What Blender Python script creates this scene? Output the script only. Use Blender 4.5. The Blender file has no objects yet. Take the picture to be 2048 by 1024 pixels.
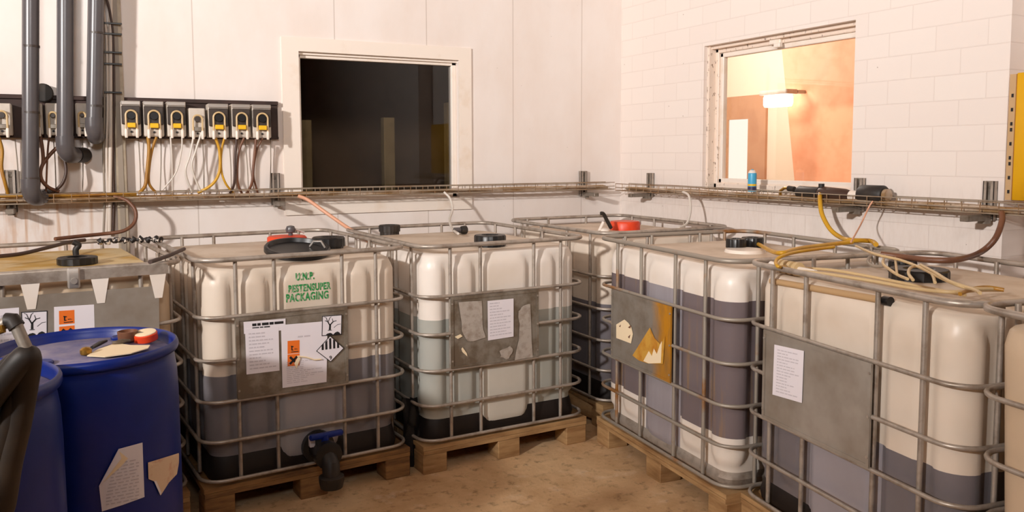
import bpy, math, random
from mathutils import Vector, Matrix
random.seed(7)
R = math.radians
C = bpy.context.scene.collection
sc = bpy.context.scene

# ------------------------------------------------------------------ camera (solved from the room's lines)
YAW, PITCH, ROLL, FPX = 0.48506, 0.079291, -0.0025, 1655.975
CAM = Vector((-3.704456, -5.242536, 1.585311))
PPX, PPY = 1024.0, 512 - 69.465
fw = Vector((math.sin(YAW)*math.cos(PITCH), math.cos(YAW)*math.cos(PITCH), -math.sin(PITCH)))
rt0 = Vector((math.cos(YAW), -math.sin(YAW), 0)); up0 = rt0.cross(fw)
rt = math.cos(ROLL)*rt0 + math.sin(ROLL)*up0
up = -math.sin(ROLL)*rt0 + math.cos(ROLL)*up0

def ray(px, py): return fw + rt*((px-PPX)/FPX) + up*((PPY-py)/FPX)
def on_plane(px, py, n, d):
    v = ray(px, py); return CAM + v*((d - n.dot(CAM))/n.dot(v))
def at_y(px, py, y=0.0): return on_plane(px, py, Vector((0, 1, 0)), y)     # on a plane parallel to the back wall
def at_x(px, py, x=0.0): return on_plane(px, py, Vector((1, 0, 0)), x)     # parallel to the right wall
def at_z(px, py, z): return on_plane(px, py, Vector((0, 0, 1)), z)

cd = bpy.data.cameras.new('camera'); cam = bpy.data.objects.new('camera', cd); C.objects.link(cam)
cd.sensor_width = 36; cd.lens = FPX/2048*36; cd.shift_y = -69.465/2048
cam.matrix_world = Matrix(((rt.x, up.x, -fw.x, CAM.x), (rt.y, up.y, -fw.y, CAM.y), (rt.z, up.z, -fw.z, CAM.z), (0, 0, 0, 1)))
cd.clip_start = 0.02
sc.camera = cam

# ------------------------------------------------------------------ materials
def lin(c):
    def f(v):
        v /= 255
        return v/12.92 if v <= .04045 else ((v+.055)/1.055)**2.4
    return (f(c[0]), f(c[1]), f(c[2]), 1)
class N:
    def __init__(s, name):
        s.m = bpy.data.materials.new(name); s.m.use_nodes = True
        s.t = s.m.node_tree; s.t.nodes.clear()
        s.out = s.n('ShaderNodeOutputMaterial'); s.b = s.n('ShaderNodeBsdfPrincipled')
        s.l(s.b.outputs[0], s.out.inputs[0])
    def n(s, t, **k):
        x = s.t.nodes.new(t)
        for a, b in k.items(): setattr(x, a, b)
        return x
    def l(s, a, b): s.t.links.new(a, b)
    def coord(s, scale=(1, 1, 1), kind='Object'):
        c = s.n('ShaderNodeTexCoord'); mp = s.n('ShaderNodeMapping'); mp.inputs['Scale'].default_value = scale
        s.l(c.outputs[kind], mp.inputs[0]); return mp.outputs[0]
    def noise(s, vec, scale, detail=4, rough=.6):
        x = s.n('ShaderNodeTexNoise'); x.inputs['Scale'].default_value = scale; x.inputs['Detail'].default_value = detail
        x.inputs['Roughness'].default_value = rough; s.l(vec, x.inputs['Vector']); return x.outputs['Fac']
    def ramp(s, fac, a, b):
        r = s.n('ShaderNodeMapRange'); r.inputs[1].default_value = a; r.inputs[2].default_value = b; r.clamp = True
        s.l(fac, r.inputs[0]); return r.outputs[0]
    def mix(s, fac, a, b):
        m = s.n('ShaderNodeMix', data_type='RGBA')
        if isinstance(fac, float): m.inputs[0].default_value = fac
        else: s.l(fac, m.inputs[0])
        for i, v in ((6, a), (7, b)):
            if isinstance(v, tuple): m.inputs[i].default_value = v
            else: s.l(v, m.inputs[i])
        return m.outputs[2]
    def math(s, op, a, b=0.0):
        m = s.n('ShaderNodeMath', operation=op)
        for i, v in ((0, a), (1, b)):
            if isinstance(v, (int, float)): m.inputs[i].default_value = v
            else: s.l(v, m.inputs[i])
        return m.outputs[0]
    def bump(s, h, strength=.2, dist=.01):
        b = s.n('ShaderNodeBump'); b.inputs['Strength'].default_value = strength; b.inputs['Distance'].default_value = dist
        s.l(h, b.inputs['Height']); s.l(b.outputs[0], s.b.inputs['Normal'])
def mat(name, c, rough=.5, metal=0.0, c2=None, scale=8, lo=.45, hi=.7, stretch=(1, 1, 1), bump=0, spec=None, detail=4):
    k = N(name); k.b.inputs['Roughness'].default_value = rough; k.b.inputs['Metallic'].default_value = metal
    if spec is not None: k.b.inputs['Specular IOR Level'].default_value = spec
    if c2:
        f = k.noise(k.coord(stretch), scale, detail)
        k.l(k.mix(k.ramp(f, lo, hi), lin(c), lin(c2)), k.b.inputs['Base Color'])
        if bump: k.bump(f, bump)
    else: k.b.inputs['Base Color'].default_value = lin(c)
    return k.m

M = {}
M['galv'] = mat('galvanised_steel', (184, 173, 162), .42, .5, (146, 132, 118), 14)
M['galv_dark'] = mat('grimy_steel', (150, 142, 132), .45, .45, (104, 90, 74), 10)
M['rust_galv'] = mat('rust_stained_steel', (166, 156, 144), .5, .4, (160, 104, 36), 4, .56, .7)
M['plate'] = mat('zinc_plate', (172, 164, 154), .5, .3, (140, 128, 114), 4, .35, .7, bump=.03)
M['plate_brown'] = mat('worn_zinc_plate', (148, 140, 128), .5, .35, (116, 102, 86), 9, .42, .6)
M['plate_orange'] = mat('stained_zinc_plate', (142, 136, 126), .5, .3, (118, 108, 96), 7)
M['hdpe'] = mat('natural_plastic', (228, 213, 196), .38, 0, (214, 196, 176), 2.2, .45, .75)
M['hdpe_white'] = mat('clean_natural_plastic', (240, 230, 220), .36, 0, (230, 216, 200), 2.2, .45, .75)
M['hdpe_tan'] = mat('yellowed_plastic', (206, 182, 154), .38, 0, (190, 164, 132), 2.2, .45, .75)
M['hdpe_green'] = mat('greenish_plastic', (210, 212, 206), .36, 0, (194, 198, 190), 2, .45, .75)
M['hdpe_dirty'] = mat('stained_plastic_top', (218, 196, 150), .45, 0, (190, 148, 58), 3.2, .46, .62)
M['dusty_top'] = mat('dusty_plastic_top', (218, 202, 184), .55, 0, (190, 168, 144), 3.5, .42, .7)
M['liq_blue'] = mat('grey_blue_fill', (126, 122, 126), .3, 0, (116, 110, 112), 2)
M['liq_blue_pale'] = mat('pale_grey_blue_fill', (164, 160, 162), .32, 0, (150, 144, 148), 2)
M['liq_grey'] = mat('pale_grey_fill', (180, 180, 172), .3, 0, (168, 168, 158), 2)
M['liq_grey_pale'] = mat('milky_fill', (210, 204, 192), .32, 0, (200, 194, 182), 2)
M['liq_purple'] = mat('purple_grey_fill', (118, 106, 108), .28, 0, (150, 120, 86), 5, .56, .72, stretch=(3, 3, .25))
M['liq_purple_pale'] = mat('pale_lilac_grey_fill', (160, 154, 160), .3, 0, (150, 142, 146), 3, stretch=(3, 3, .4))
M['liq_slate'] = mat('slate_fill', (118, 112, 116), .3, 0, (108, 102, 104), 2)
M['liq_slate_pale'] = mat('pale_slate_fill', (158, 152, 158), .32, 0, (148, 142, 146), 2)
M['pan_dark'] = mat('dark_brown_steel_pan', (26, 18, 16), .5, 0, (16, 11, 10), 6)
M['wood'] = mat('pallet_wood', (186, 150, 104), .8, 0, (140, 102, 62), 5, .35, .7, stretch=(1, 1, 6), bump=.15)
M['wood_dark'] = mat('stained_pallet_wood', (160, 118, 70), .8, 0, (98, 66, 38), 5, .35, .7, stretch=(1, 1, 6), bump=.15)
M['black'] = mat('black_plastic', (26, 24, 24), .35)
M['black_rubber'] = mat('black_rubber', (38, 33, 30), .55, 0, (60, 48, 36), 6, .5, .75)
M['blue_drum'] = mat('blue_plastic', (2, 36, 122), .36, 0, (2, 30, 104), 3)
M['blue_lid'] = mat('dusty_blue_plastic', (150, 142, 160), .6, 0, (88, 90, 140), 6, .44, .68)
M['paper'] = mat('white_paper', (236, 230, 236), .8)
M['paper_old'] = mat('stained_paper', (226, 200, 170), .8, 0, (206, 140, 110), 9, .5, .66)
M['paper_yellow'] = mat('yellow_stained_paper', (206, 156, 62), .7, 0, (186, 120, 26), 16)
M['paper_cream'] = mat('cream_paper', (246, 226, 190), .8)
M['ink'] = mat('black_ink', (24, 22, 24), .7)
M['ink_grey'] = mat('faded_grey_ink', (204, 197, 204), .8)
M['hazard'] = mat('hazard_orange', (240, 118, 34), .6)
M['green_ink'] = mat('green_stencil_paint', (30, 140, 70), .7, 0, (170, 196, 160), 40, .5, .66)
M['orange_red'] = mat('orange_red_plastic', (232, 74, 34), .4, 0, (214, 60, 24), 5)
M['pipe_grey'] = mat('grey_pvc', (84, 80, 82), .3, 0, (88, 84, 86), 8)
M['board'] = mat('dark_brown_board', (60, 40, 34), .7, 0, (40, 26, 22), 8)
M['pump_grey'] = mat('pump_housing_plastic', (206, 196, 184), .5, 0, (186, 172, 158), 9)
M['pump_black'] = mat('pump_black_face', (66, 56, 50), .4, 0, (50, 42, 38), 20)
M['pump_silver'] = mat('brushed_metal', (190, 182, 174), .35, .6)
M['yellow'] = mat('yellow_plastic', (236, 186, 24), .45)
M['tube_clear'] = mat('cloudy_tube', (214, 206, 196), .35)
M['tube_cream'] = mat('cream_tube', (206, 178, 132), .4)
M['tube_yellow'] = mat('yellow_tube', (206, 156, 36), .4, 0, (186, 130, 30), 6)
M['tube_amber'] = mat('amber_tube', (176, 128, 44), .4, 0, (150, 98, 34), 6)
M['tube_brown'] = mat('brown_tube', (120, 78, 54), .45, 0, (96, 60, 44), 8)
M['tube_dark'] = mat('dark_brown_tube', (66, 44, 34), .45)
M['tube_pink'] = mat('pinkish_tube', (222, 164, 132), .4)
M['cable_grey'] = mat('grey_cable', (150, 138, 124), .5)
M['cable_white'] = mat('white_conduit', (212, 200, 188), .45)
M['trunking'] = mat('tan_grey_trunking', (176, 162, 142), .5, .2, (150, 134, 112), 6)
M['tray_wire'] = mat('cable_basket_wire', (170, 156, 138), .45, .4, (140, 104, 66), 3, .48, .66)
M['tray_grime'] = mat('grimy_cable_mass', (150, 118, 80), .7, 0, (196, 176, 156), 5, .45, .62)
M['brass'] = mat('brass', (170, 128, 54), .35, .8)
M['white_paint'] = mat('white_gloss_paint', (240, 228, 216), .4, 0, (226, 206, 184), 5, .55, .8)
M['white_frame_peel'] = None
M['lacquer_yellow'] = mat('yellow_lacquer', (222, 166, 8), .45, 0, (206, 150, 10), 3)
M['edge_tan'] = mat('tan_edge', (196, 160, 116), .6)
M['spray_blue'] = mat('sky_blue_label', (70, 168, 210), .4)
M['navy'] = mat('navy_print', (52, 50, 84), .4)
M['rag'] = mat('black_sheet', (18, 15, 15), .5)
M['peach'] = mat('peach_paint', (244, 178, 140), .7, 0, (234, 162, 122), 5)
M['cream_wall'] = mat('cream_paint', (250, 236, 214), .7)
M['tan_door'] = mat('tan_door_paint', (206, 156, 116), .6, 0, (190, 138, 100), 4)
M['dark_room'] = mat('dark_brown_plaster', (112, 88, 66), .9, 0, (96, 76, 58), 3)
M['olive_wood'] = mat('olive_brown_timber', (128, 108, 72), .8, 0, (100, 78, 42), 4)

k = N('orange_stained_zinc'); k.b.inputs['Roughness'].default_value = .5; k.b.inputs['Metallic'].default_value = .2
tc = k.n('ShaderNodeTexCoord'); sp = k.n('ShaderNodeSeparateXYZ'); k.l(tc.outputs['Object'], sp.inputs[0])
nz = k.noise(k.coord((1, 1, .5)), 6, 5); f = k.ramp(k.math('ADD', sp.outputs[0], k.math('MULTIPLY', nz, .22)), .10, .20)
c = k.mix(k.ramp(k.noise(k.coord(), 9, 4), .4, .7), lin((142, 134, 124)), lin((118, 106, 92)))
k.l(k.mix(f, c, k.mix(k.ramp(k.noise(k.coord((1, 1, .3)), 14, 4), .4, .65), lin((200, 136, 24)), lin((160, 116, 56)))), k.b.inputs['Base Color'])
M['plate_orange'] = k.m
def emit(name, c, s):
    k = N(name); k.b.inputs['Base Color'].default_value = (0, 0, 0, 1)
    k.b.inputs['Emission Color'].default_value = c; k.b.inputs['Emission Strength'].default_value = s; return k.m
M['lamp'] = emit('lit_diffuser', (1, .93, .82, 1), 9)
M['daylight'] = emit('lit_doorway', (1, .95, .85, 1), 1.1)

# peeling white frame
k = N('peeling_white_paint'); v = k.coord((1, 1, .5)); f = k.noise(v, 46, 5, .7)
k.l(k.mix(k.ramp(f, .60, .66), lin((240, 222, 206)), lin((110, 82, 56))), k.b.inputs['Base Color']); k.b.inputs['Roughness'].default_value = .5; k.bump(f, .3)
M['white_frame_peel'] = k.m
# back wall: white sheet panels, brown runs below the tray at the left end
k = N('white_wall_panels'); k.b.inputs['Roughness'].default_value = .42
tc = k.n('ShaderNodeTexCoord'); sp = k.n('ShaderNodeSeparateXYZ'); k.l(tc.outputs['Object'], sp.inputs[0])
X, Z = sp.outputs[0], sp.outputs[2]
base = k.mix(k.ramp(k.noise(k.coord((1, 1, .5)), 2.2, 5), .4, .75), lin((238, 229, 223)), lin((230, 216, 206)))
seam = None
for x0 in (-3.06, -2.212, -1.585, -.93, -.355):
    d = k.math('LESS_THAN', k.math('ABSOLUTE', k.math('SUBTRACT', X, x0)), .0035)
    seam = d if seam is None else k.math('MAXIMUM', seam, d)
base = k.mix(k.math('MULTIPLY', seam, .5), base, lin((176, 158, 146)))
streak = k.ramp(k.noise(k.coord((26, 26, .8)), 1.0, 3), .52, .66)
inx = k.ramp(X, -3.5, -3.75); inz = k.math('MULTIPLY', k.ramp(Z, 1.38, 1.33), k.ramp(Z, .9, 1.2))
base = k.mix(k.math('MULTIPLY', k.math('MULTIPLY', streak, k.math('MULTIPLY', inx, inz)), .95), base, lin((186, 128, 56)))
halo = k.math('MULTIPLY', k.ramp(Z, 1.7, 1.42), k.math('MULTIPLY', k.ramp(X, -3.3, -4.0), k.ramp(k.noise(k.coord((6, 6, 2)), 2, 4), .45, .7)))
base = k.mix(k.math('MULTIPLY', halo, .5), base, lin((196, 140, 84)))
sd = k.n('ShaderNodeTexVoronoi'); sd.inputs['Scale'].default_value = 9; k.l(k.coord((1, 1, 1)), sd.inputs['Vector'])
base = k.mix(k.math('MULTIPLY', k.math('LESS_THAN', sd.outputs['Distance'], .022), .45), base, lin((120, 96, 80)))
k.l(base, k.b.inputs['Base Color']); k.bump(k.noise(k.coord((3, 3, .3)), 9, 3), .04)
M['wall_back'] = k.m
# right wall: painted blockwork
k = N('white_painted_blocks'); k.b.inputs['Roughness'].default_value = .45
tc = k.n('ShaderNodeTexCoord'); sp = k.n('ShaderNodeSeparateXYZ'); k.l(tc.outputs['Object'], sp.inputs[0])
cb = k.n('ShaderNodeCombineXYZ')
k.l(k.math('ADD', k.math('MULTIPLY', sp.outputs[1], -1), -2.22+.0+.26*20), cb.inputs[0]); k.l(k.math('ADD', sp.outputs[2], -1.841+.1205*20), cb.inputs[1])
br = k.n('ShaderNodeTexBrick', offset=.5, offset_frequency=2, squash_frequency=2)
br.inputs['Scale'].default_value = 1; br.inputs['Mortar Size'].default_value = .0035; br.inputs['Mortar Smooth'].default_value = .6
br.inputs['Brick Width'].default_value = .26; br.inputs['Row Height'].default_value = .1205
br.inputs['Color1'].default_value = lin((239, 228, 220)); br.inputs['Color2'].default_value = lin((237, 225, 217)); br.inputs['Mortar'].default_value = lin((228, 215, 207))
k.l(cb.outputs[0], br.inputs['Vector'])
sd = k.n('ShaderNodeTexVoronoi'); sd.inputs['Scale'].default_value = 7; k.l(k.coord(), sd.inputs['Vector'])
c = k.mix(k.math('MULTIPLY', k.math('LESS_THAN', sd.outputs['Distance'], .03), .5), br.outputs['Color'], lin((130, 100, 82)))
dirt = k.math('MULTIPLY', k.ramp(sp.outputs[2], 1.46, 1.38), k.ramp(k.noise(k.coord((1, 30, 8)), 1.4, 4), .45, .6))
c = k.mix(k.math('MULTIPLY', dirt, .06), c, lin((170, 130, 90)))
k.l(c, k.b.inputs['Base Color'])
k.bump(k.math('ADD', k.math('MULTIPLY', br.outputs['Fac'], -1), k.math('MULTIPLY', k.noise(k.coord(), 30, 3), .3)), .25, .004)
M['wall_right'] = k.m
# floor
k = N('worn_concrete'); v = k.coord(); k.b.inputs['Roughness'].default_value = .75
f1 = k.noise(v, 2.2, 8, .65); f2 = k.noise(v, 16, 6, .7)
c = k.mix(k.ramp(f1, .35, .68), lin((232, 198, 154)), lin((186, 146, 102)))
c = k.mix(k.math('MULTIPLY', k.ramp(f2, .54, .68), .7), c, lin((128, 94, 60)))
c = k.mix(k.math('MULTIPLY', k.ramp(k.noise(v, 7, 5), .58, .7), .4), c, lin((244, 226, 200)))
k.l(c, k.b.inputs['Base Color']); k.bump(f2, .35, .01)
M['floor'] = k.m
M['ceiling'] = mat('off_white_ceiling', (170, 152, 136), .8)
M['far_wall'] = mat('grey_beige_wall', (112, 98, 86), .8)
# window glass: clear sheet with a mirror reflection
def glass(name, refl, tint=(1, 1, 1, 1)):
    k = N(name); k.t.nodes.remove(k.b)
    a = k.n('ShaderNodeBsdfTransparent'); a.inputs[0].default_value = tint
    g = k.n('ShaderNodeBsdfGlossy'); g.inputs['Roughness'].default_value = .02
    fr = k.n('ShaderNodeFresnel'); fr.inputs[0].default_value = 1.5
    mx = k.n('ShaderNodeMixShader'); k.l(k.math('MULTIPLY', fr.outputs[0], refl), mx.inputs[0]); k.l(a.outputs[0], mx.inputs[1]); k.l(g.outputs[0], mx.inputs[2])
    k.l(mx.outputs[0], k.out.inputs[0]); return k.m
M['glass'] = glass('window_glass', .8)
M['glass_dusty'] = glass('dusty_window_glass', .12, (.97, .95, .93, 1))

# ------------------------------------------------------------------ mesh builder
class MB:
    def __init__(s): s.v = []; s.f = []; s.mi = []
    def add(s, vs, fs, mi=0):
        o = len(s.v); s.v += [tuple(v) for v in vs]; s.f += [tuple(i+o for i in f) for f in fs]; s.mi += [mi]*len(fs); return s
    def box(s, a, b, mi=0, bev=0):
        x0, y0, z0 = (min(a[i], b[i]) for i in range(3)); x1, y1, z1 = (max(a[i], b[i]) for i in range(3))
        if bev <= 0:
            vs = [(x0,y0,z0),(x1,y0,z0),(x1,y1,z0),(x0,y1,z0),(x0,y0,z1),(x1,y0,z1),(x1,y1,z1),(x0,y1,z1)]
            return s.add(vs, [(0,3,2,1),(4,5,6,7),(0,1,5,4),(1,2,6,5),(2,3,7,6),(3,0,4,7)], mi)
        b_ = min(bev, (x1-x0)/2.01, (y1-y0)/2.01, (z1-z0)/2.01)
        rings = []
        for z, i in ((z0, b_), (z0+b_, 0), (z1-b_, 0), (z1, b_)):
            q = []
            for (cx, cy, sx, sy) in ((x0,y0,1,1),(x1,y0,-1,1),(x1,y1,-1,-1),(x0,y1,1,-1)):
                p = [(cx+sx*(b_+i*.0), cy+sy*i), (cx+sx*i, cy+sy*b_)] if i == 0 else [(cx+sx*b_*1.0, cy+sy*b_*.6), (cx+sx*b_*.6, cy+sy*b_)]
                if (sx, sy) in ((1, 1), (-1, -1)): p = p[::-1]
                q += p
            rings.append([(x, y, z) for x, y in q])
        return s.loft(rings, True, mi)
    def loft(s, rings, caps=True, mi=0, closed=True):
        n = len(rings[0]); vs = [v for r in rings for v in r]; fs = []
        for k in range(len(rings)-1):
            for i in range(n if closed else n-1):
                j = (i+1) % n; fs.append((k*n+i, k*n+j, (k+1)*n+j, (k+1)*n+i))
        if caps: fs.append(tuple(range(n-1, -1, -1))); fs.append(tuple((len(rings)-1)*n+i for i in range(n)))
        return s.add(vs, fs, mi)
    def tube(s, pts, r, seg=8, closed=False, mi=0, flat=1.0):
        pts = [Vector(p) for p in pts]; n = len(pts); rr = r if isinstance(r, (list, tuple)) else [r]*n
        rings = []; u = None
        for i, p in enumerate(pts):
            a = pts[i-1] if (i > 0 or closed) else p; b = pts[(i+1) % n] if (i < n-1 or closed) else p
            t = (b-a)
            if t.length < 1e-9: t = Vector((0, 0, 1))
            t.normalize()
            if u is None:
                u = Vector((0, 0, 1)) if abs(t.z) < .9 else Vector((1, 0, 0))
            u = u - t*u.dot(t)
            if u.length < 1e-6: u = t.orthogonal()
            u.normalize(); w = t.cross(u)
            rings.append([p + (u*math.cos(2*math.pi*k/seg) + w*math.sin(2*math.pi*k/seg)*flat)*rr[i] for k in range(seg)])
        if closed: rings.append(rings[0])
        return s.loft(rings, not closed, mi)
    def lathe(s, prof, c=(0, 0, 0), seg=40, mi=0, axis='z', rib=0):
        rings = []
        for r, h in prof:
            q = []
            for k in range(seg):
                a = 2*math.pi*k/seg; rr = r*(1-rib*(k % 2)) if r > .02 else r
                x, y = rr*math.cos(a), rr*math.sin(a)
                p = {'z': (x, y, h), 'y': (x, h, -y), 'x': (h, x, y)}[axis]
                q.append((c[0]+p[0], c[1]+p[1], c[2]+p[2]))
            rings.append(q)
        return s.loft(rings, True, mi)
    def prism(s, poly, plane='xz', off=0.0, th=.001, mi=0):
        # flat outline given in (u, v), stood in the local xz plane (front at y = off) or laid in xy (top at z = off)
        n = len(poly)
        area = sum(poly[i][0]*poly[(i+1) % n][1]-poly[(i+1) % n][0]*poly[i][1] for i in range(n))
        if area < 0: poly = poly[::-1]
        if plane == 'xz': fr = [(u, off, v) for u, v in poly]; bk = [(u, off+th, v) for u, v in poly]
        elif plane == 'yz': fr = [(off, -u, v) for u, v in poly]; bk = [(off+th, -u, v) for u, v in poly]
        else: fr = [(u, v, off) for u, v in poly]; bk = [(u, v, off-th) for u, v in poly]
        return s.add(fr+bk, [tuple(range(n)), tuple(range(2*n-1, n-1, -1))]+[(i, n+i, n+(i+1) % n, (i+1) % n) for i in range(n)], mi)
    def build(s, name, mats, parent=None, smooth=40, loc=None):
        me = bpy.data.meshes.new(name); me.from_pydata(s.v, [], s.f)
        for m in (mats if isinstance(mats, (list, tuple)) else [mats]): me.materials.append(m)
        if max(s.mi, default=0): me.polygons.foreach_set('material_index', s.mi)
        me.update()
        if smooth:
            me.polygons.foreach_set('use_smooth', [True]*len(me.polygons)); me.set_sharp_from_angle(angle=R(smooth))
        o = bpy.data.objects.new(name, me); C.objects.link(o)
        if parent: o.parent = parent
        if loc: o.location = loc
        return o
def tag(o, label=None, cat=None, group=None, kind=None):
    for k_, v_ in (('label', label), ('category', cat), ('group', group), ('kind', kind)):
        if v_: o[k_] = v_
    return o
def empty(name, loc=(0, 0, 0), rz=0.0, label=None, cat=None, group=None):
    o = bpy.data.objects.new(name, None); C.objects.link(o); o.location = loc; o.rotation_euler = (0, 0, rz); o.empty_display_size = .1
    return tag(o, label, cat, group)
def copy_tree(o, parent=None):
    c = o.copy(); C.objects.link(c)
    if parent: c.parent = parent
    for ch in list(o.children): copy_tree(ch, c)
    return c
def spline(pts, k=8):
    P = [Vector(p) for p in pts]; out = []
    for i in range(len(P)-1):
        p0 = P[max(i-1, 0)]; p1 = P[i]; p2 = P[i+1]; p3 = P[min(i+2, len(P)-1)]
        for j in range(k):
            t = j/k
            out.append(.5*((2*p1)+(p2-p0)*t+(2*p0-5*p1+4*p2-p3)*t*t+(3*p1-p0-3*p2+p3)*t**3))
    out.append(P[-1]); return out
def structure(mb, name, m, parent=None, smooth=0):
    o = mb.build(name, m, parent, smooth); o['kind'] = 'structure'; return o

# ------------------------------------------------------------------ the room
H, LX, FY, T = 3.9, -10.2, -9.6, .16
BW = (-2.445, -1.355, 1.30, 2.235)          # back window opening x0,x1,z0,z1
RW = (-2.14, -.94, 1.36, 2.30)              # right window opening y0,y1,z0,z1
YE = -2.975                                 # the block wall ends here
m = MB()
m.box((LX, 0, 0), (BW[0], T, H)); m.box((BW[1], 0, 0), (T, T, H)); m.box((BW[0], 0, 0), (BW[1], T, BW[2])); m.box((BW[0], 0, BW[3]), (BW[1], T, H))
structure(m, 'wall_back', M['wall_back'])
m = MB(); D2 = .2
m.box((0, YE, 0), (D2, RW[0], H)); m.box((0, RW[1], 0), (D2, 0, H)); m.box((0, RW[0], 0), (D2, RW[1], RW[2])); m.box((0, RW[0], RW[3]), (D2, RW[1], H))
m.box((D2-.02, YE-1.1, 0), (D2+.14, YE, H)); m.box((0, FY, 0), (D2, YE-1.1, H))
structure(m, 'wall_right', M['wall_right'])
structure(MB().box((LX-.1, FY, 0), (LX, T, H)), 'wall_left', M['far_wall'])
structure(MB().box((LX-.1, FY-.1, 0), (D2+.14, FY, H)), 'wall_front', M['far_wall'])
structure(MB().box((LX-.1, FY-.1, H), (3.2, 2.4, H+.1)), 'ceiling', M['ceiling'])
structure(MB().box((LX-.1, FY-.1, -.1), (3.2, 2.4, 0)), 'floor', M['floor'])

structure(MB().box((-4.78, -4.4, 0), (-4.62, -1.75, 1.26)), 'shade_blocker_left', M['far_wall'])  # added out-of-view block, shades the drums and the lower left containers
# back window: wide white surround, sash, dark pane, and the dark store room behind it
w = empty('window_1', (0, 0, 0)); w['kind'] = 'structure'
m = MB(); ox0, ox1, oz0, oz1 = -2.55, -1.262, 1.215, 2.32
for a, b in (((ox0, -.014, oz0), (BW[0], 0, oz1)), ((BW[1], -.014, oz0), (ox1, 0, oz1)), ((BW[0], -.014, BW[3]), (BW[1], 0, oz1)), ((BW[0], -.014, oz0), (BW[1], 0, BW[2]))): m.box(a, b)
structure(m, 'surround', M['white_paint'], w)
m = MB(); f_ = .035
for a, b in (((BW[0], .035, BW[2]), (BW[0]+f_*.6, .09, BW[3])), ((BW[1]-f_, .035, BW[2]), (BW[1], .09, BW[3])), ((BW[0], .035, BW[3]-f_), (BW[1], .09, BW[3])), ((BW[0], .035, BW[2]), (BW[1], .09, BW[2]+f_))): m.box(a, b, 0, .004)
m.box((BW[0], .015, BW[3]-.016), (BW[1], .035, BW[3]))
structure(m, 'sash', M['white_paint'], w)
structure(MB().box((BW[0]+.01, .06, BW[2]+.01), (BW[1]-.01, .066, BW[3]-.01)), 'pane', M['glass'], w)
m = MB(); m.box((-3.4, 1.9, 0), (.16, 2.0, H)); m.box((-3.5, T, 0), (-3.4, 2.0, H)); m.box((.06, T, 0), (.16, 1.9, H)); m.box((-3.4, T+.001, .001), (.06, 1.9, .02))
structure(m, 'trim_1', M['dark_room'])
for nm_, q, lab in (('left', (600, 240, 622), 'olive timber post behind the left edge of the dark window'),
                    ('mid', (766, 235, 788), 'olive timber post behind the middle of the dark window'), ('right', (893, 205, 901), 'thin olive timber post behind the right edge of the dark window')):
    a = at_y(q[0], q[1], .6); b = at_y(q[2], q[1], .6)
    m = MB(); m.box((a.x, .58, .02), (b.x, .66, a.z), 0, .006); m.box((a.x-.01, .57, .02), (b.x+.01, .67, .06), 0, .004)
    tag(m.build('timber_post', M['olive_wood'], smooth=0), lab, 'post', 'timber posts in the dark room')

# right window: recessed, peeling frame, lit corridor behind
w = empty('window_2', (0, 0, 0)); w['kind'] = 'structure'
m = MB(); g = .045
for a, b in (((.085, RW[1]-g, RW[2]), (.15, RW[1], RW[3])), ((.085, RW[0], RW[2]), (.15, RW[0]+g, RW[3])), ((.085, RW[0], RW[3]-g), (.15, RW[1], RW[3])), ((.085, RW[0], RW[2]), (.15, RW[1], RW[2]+g*.9))): m.box(a, b, 0, .006)
m.box((.045, RW[0], RW[3]-.02), (.085, RW[1], RW[3])); m.box((.03, RW[1]-.02, RW[2]), (.085, RW[1], RW[3]))
structure(m, 'outer_frame', M['white_frame_peel'], w)
m = MB(); g2 = .03; y0, y1, z0, z1 = RW[0]+g, RW[1]-g, RW[2]+g*.9, RW[3]-g
for a, b in (((.10, y1-g2, z0), (.14, y1, z1)), ((.10, y0, z0), (.14, y0+g2, z1)), ((.10, y0, z1-g2), (.14, y1, z1)), ((.10, y0, z0), (.14, y1, z0+g2))): m.box(a, b, 0, .005)
structure(m, 'sash', M['white_paint'], w)
m = MB(); p = at_x(1556, 82, .09); m.box((.06, p.y-.045, p.z-.02), (.09, p.y+.045, p.z+.02), 0, .005); m.box((.04, p.y-.06, p.z-.045), (.07, p.y-.01, p.z-.018), 0, .005)
structure(m, 'window_latch', M['white_paint'], w)
structure(MB().box((.118, y0+.01, z0+.01), (.124, y1-.01, z1-.01)), 'pane', M['glass_dusty'], w)
structure(MB().box((-.012, RW[0], RW[2]-.03), (.10, RW[1], RW[2]), 0, .004), 'window_sill', M['white_frame_peel'], w)
# corridor beyond
m = MB(); XF = 2.3
m.box((XF, -3.6, 0), (XF+.1, 2.4, H)); m.box((D2+.14, -3.7, 0), (XF, -3.6, H)); m.box((.24, 2.3, 0), (XF, 2.4, H))
structure(m, 'trim_2', M['cream_wall'])
def yz_at(px, py, x): q = at_x(px, py, x); return q.y, q.z
d0 = empty('door_1', (0, 0, 0)); d0['kind'] = 'structure'
x_ = XF-.03; ya, za = yz_at(1440, 196, x_); yb, zb = yz_at(1532, 196, x_); yc, zc = yz_at(1456, 240, x_); yd, _ = yz_at(1496, 240, x_)
m = MB(); m.box((x_, ya, zc), (XF, yb, za)); m.box((x_, ya, 0), (XF, yc, zc)); m.box((x_, yd, 0), (XF, yb, zc))
structure(m, 'door_frame', M['tan_door'], d0)
structure(MB().box((XF-.012, yd, 0), (XF-.002, yc, zc)), 'door_opening', M['daylight'], d0)
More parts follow.
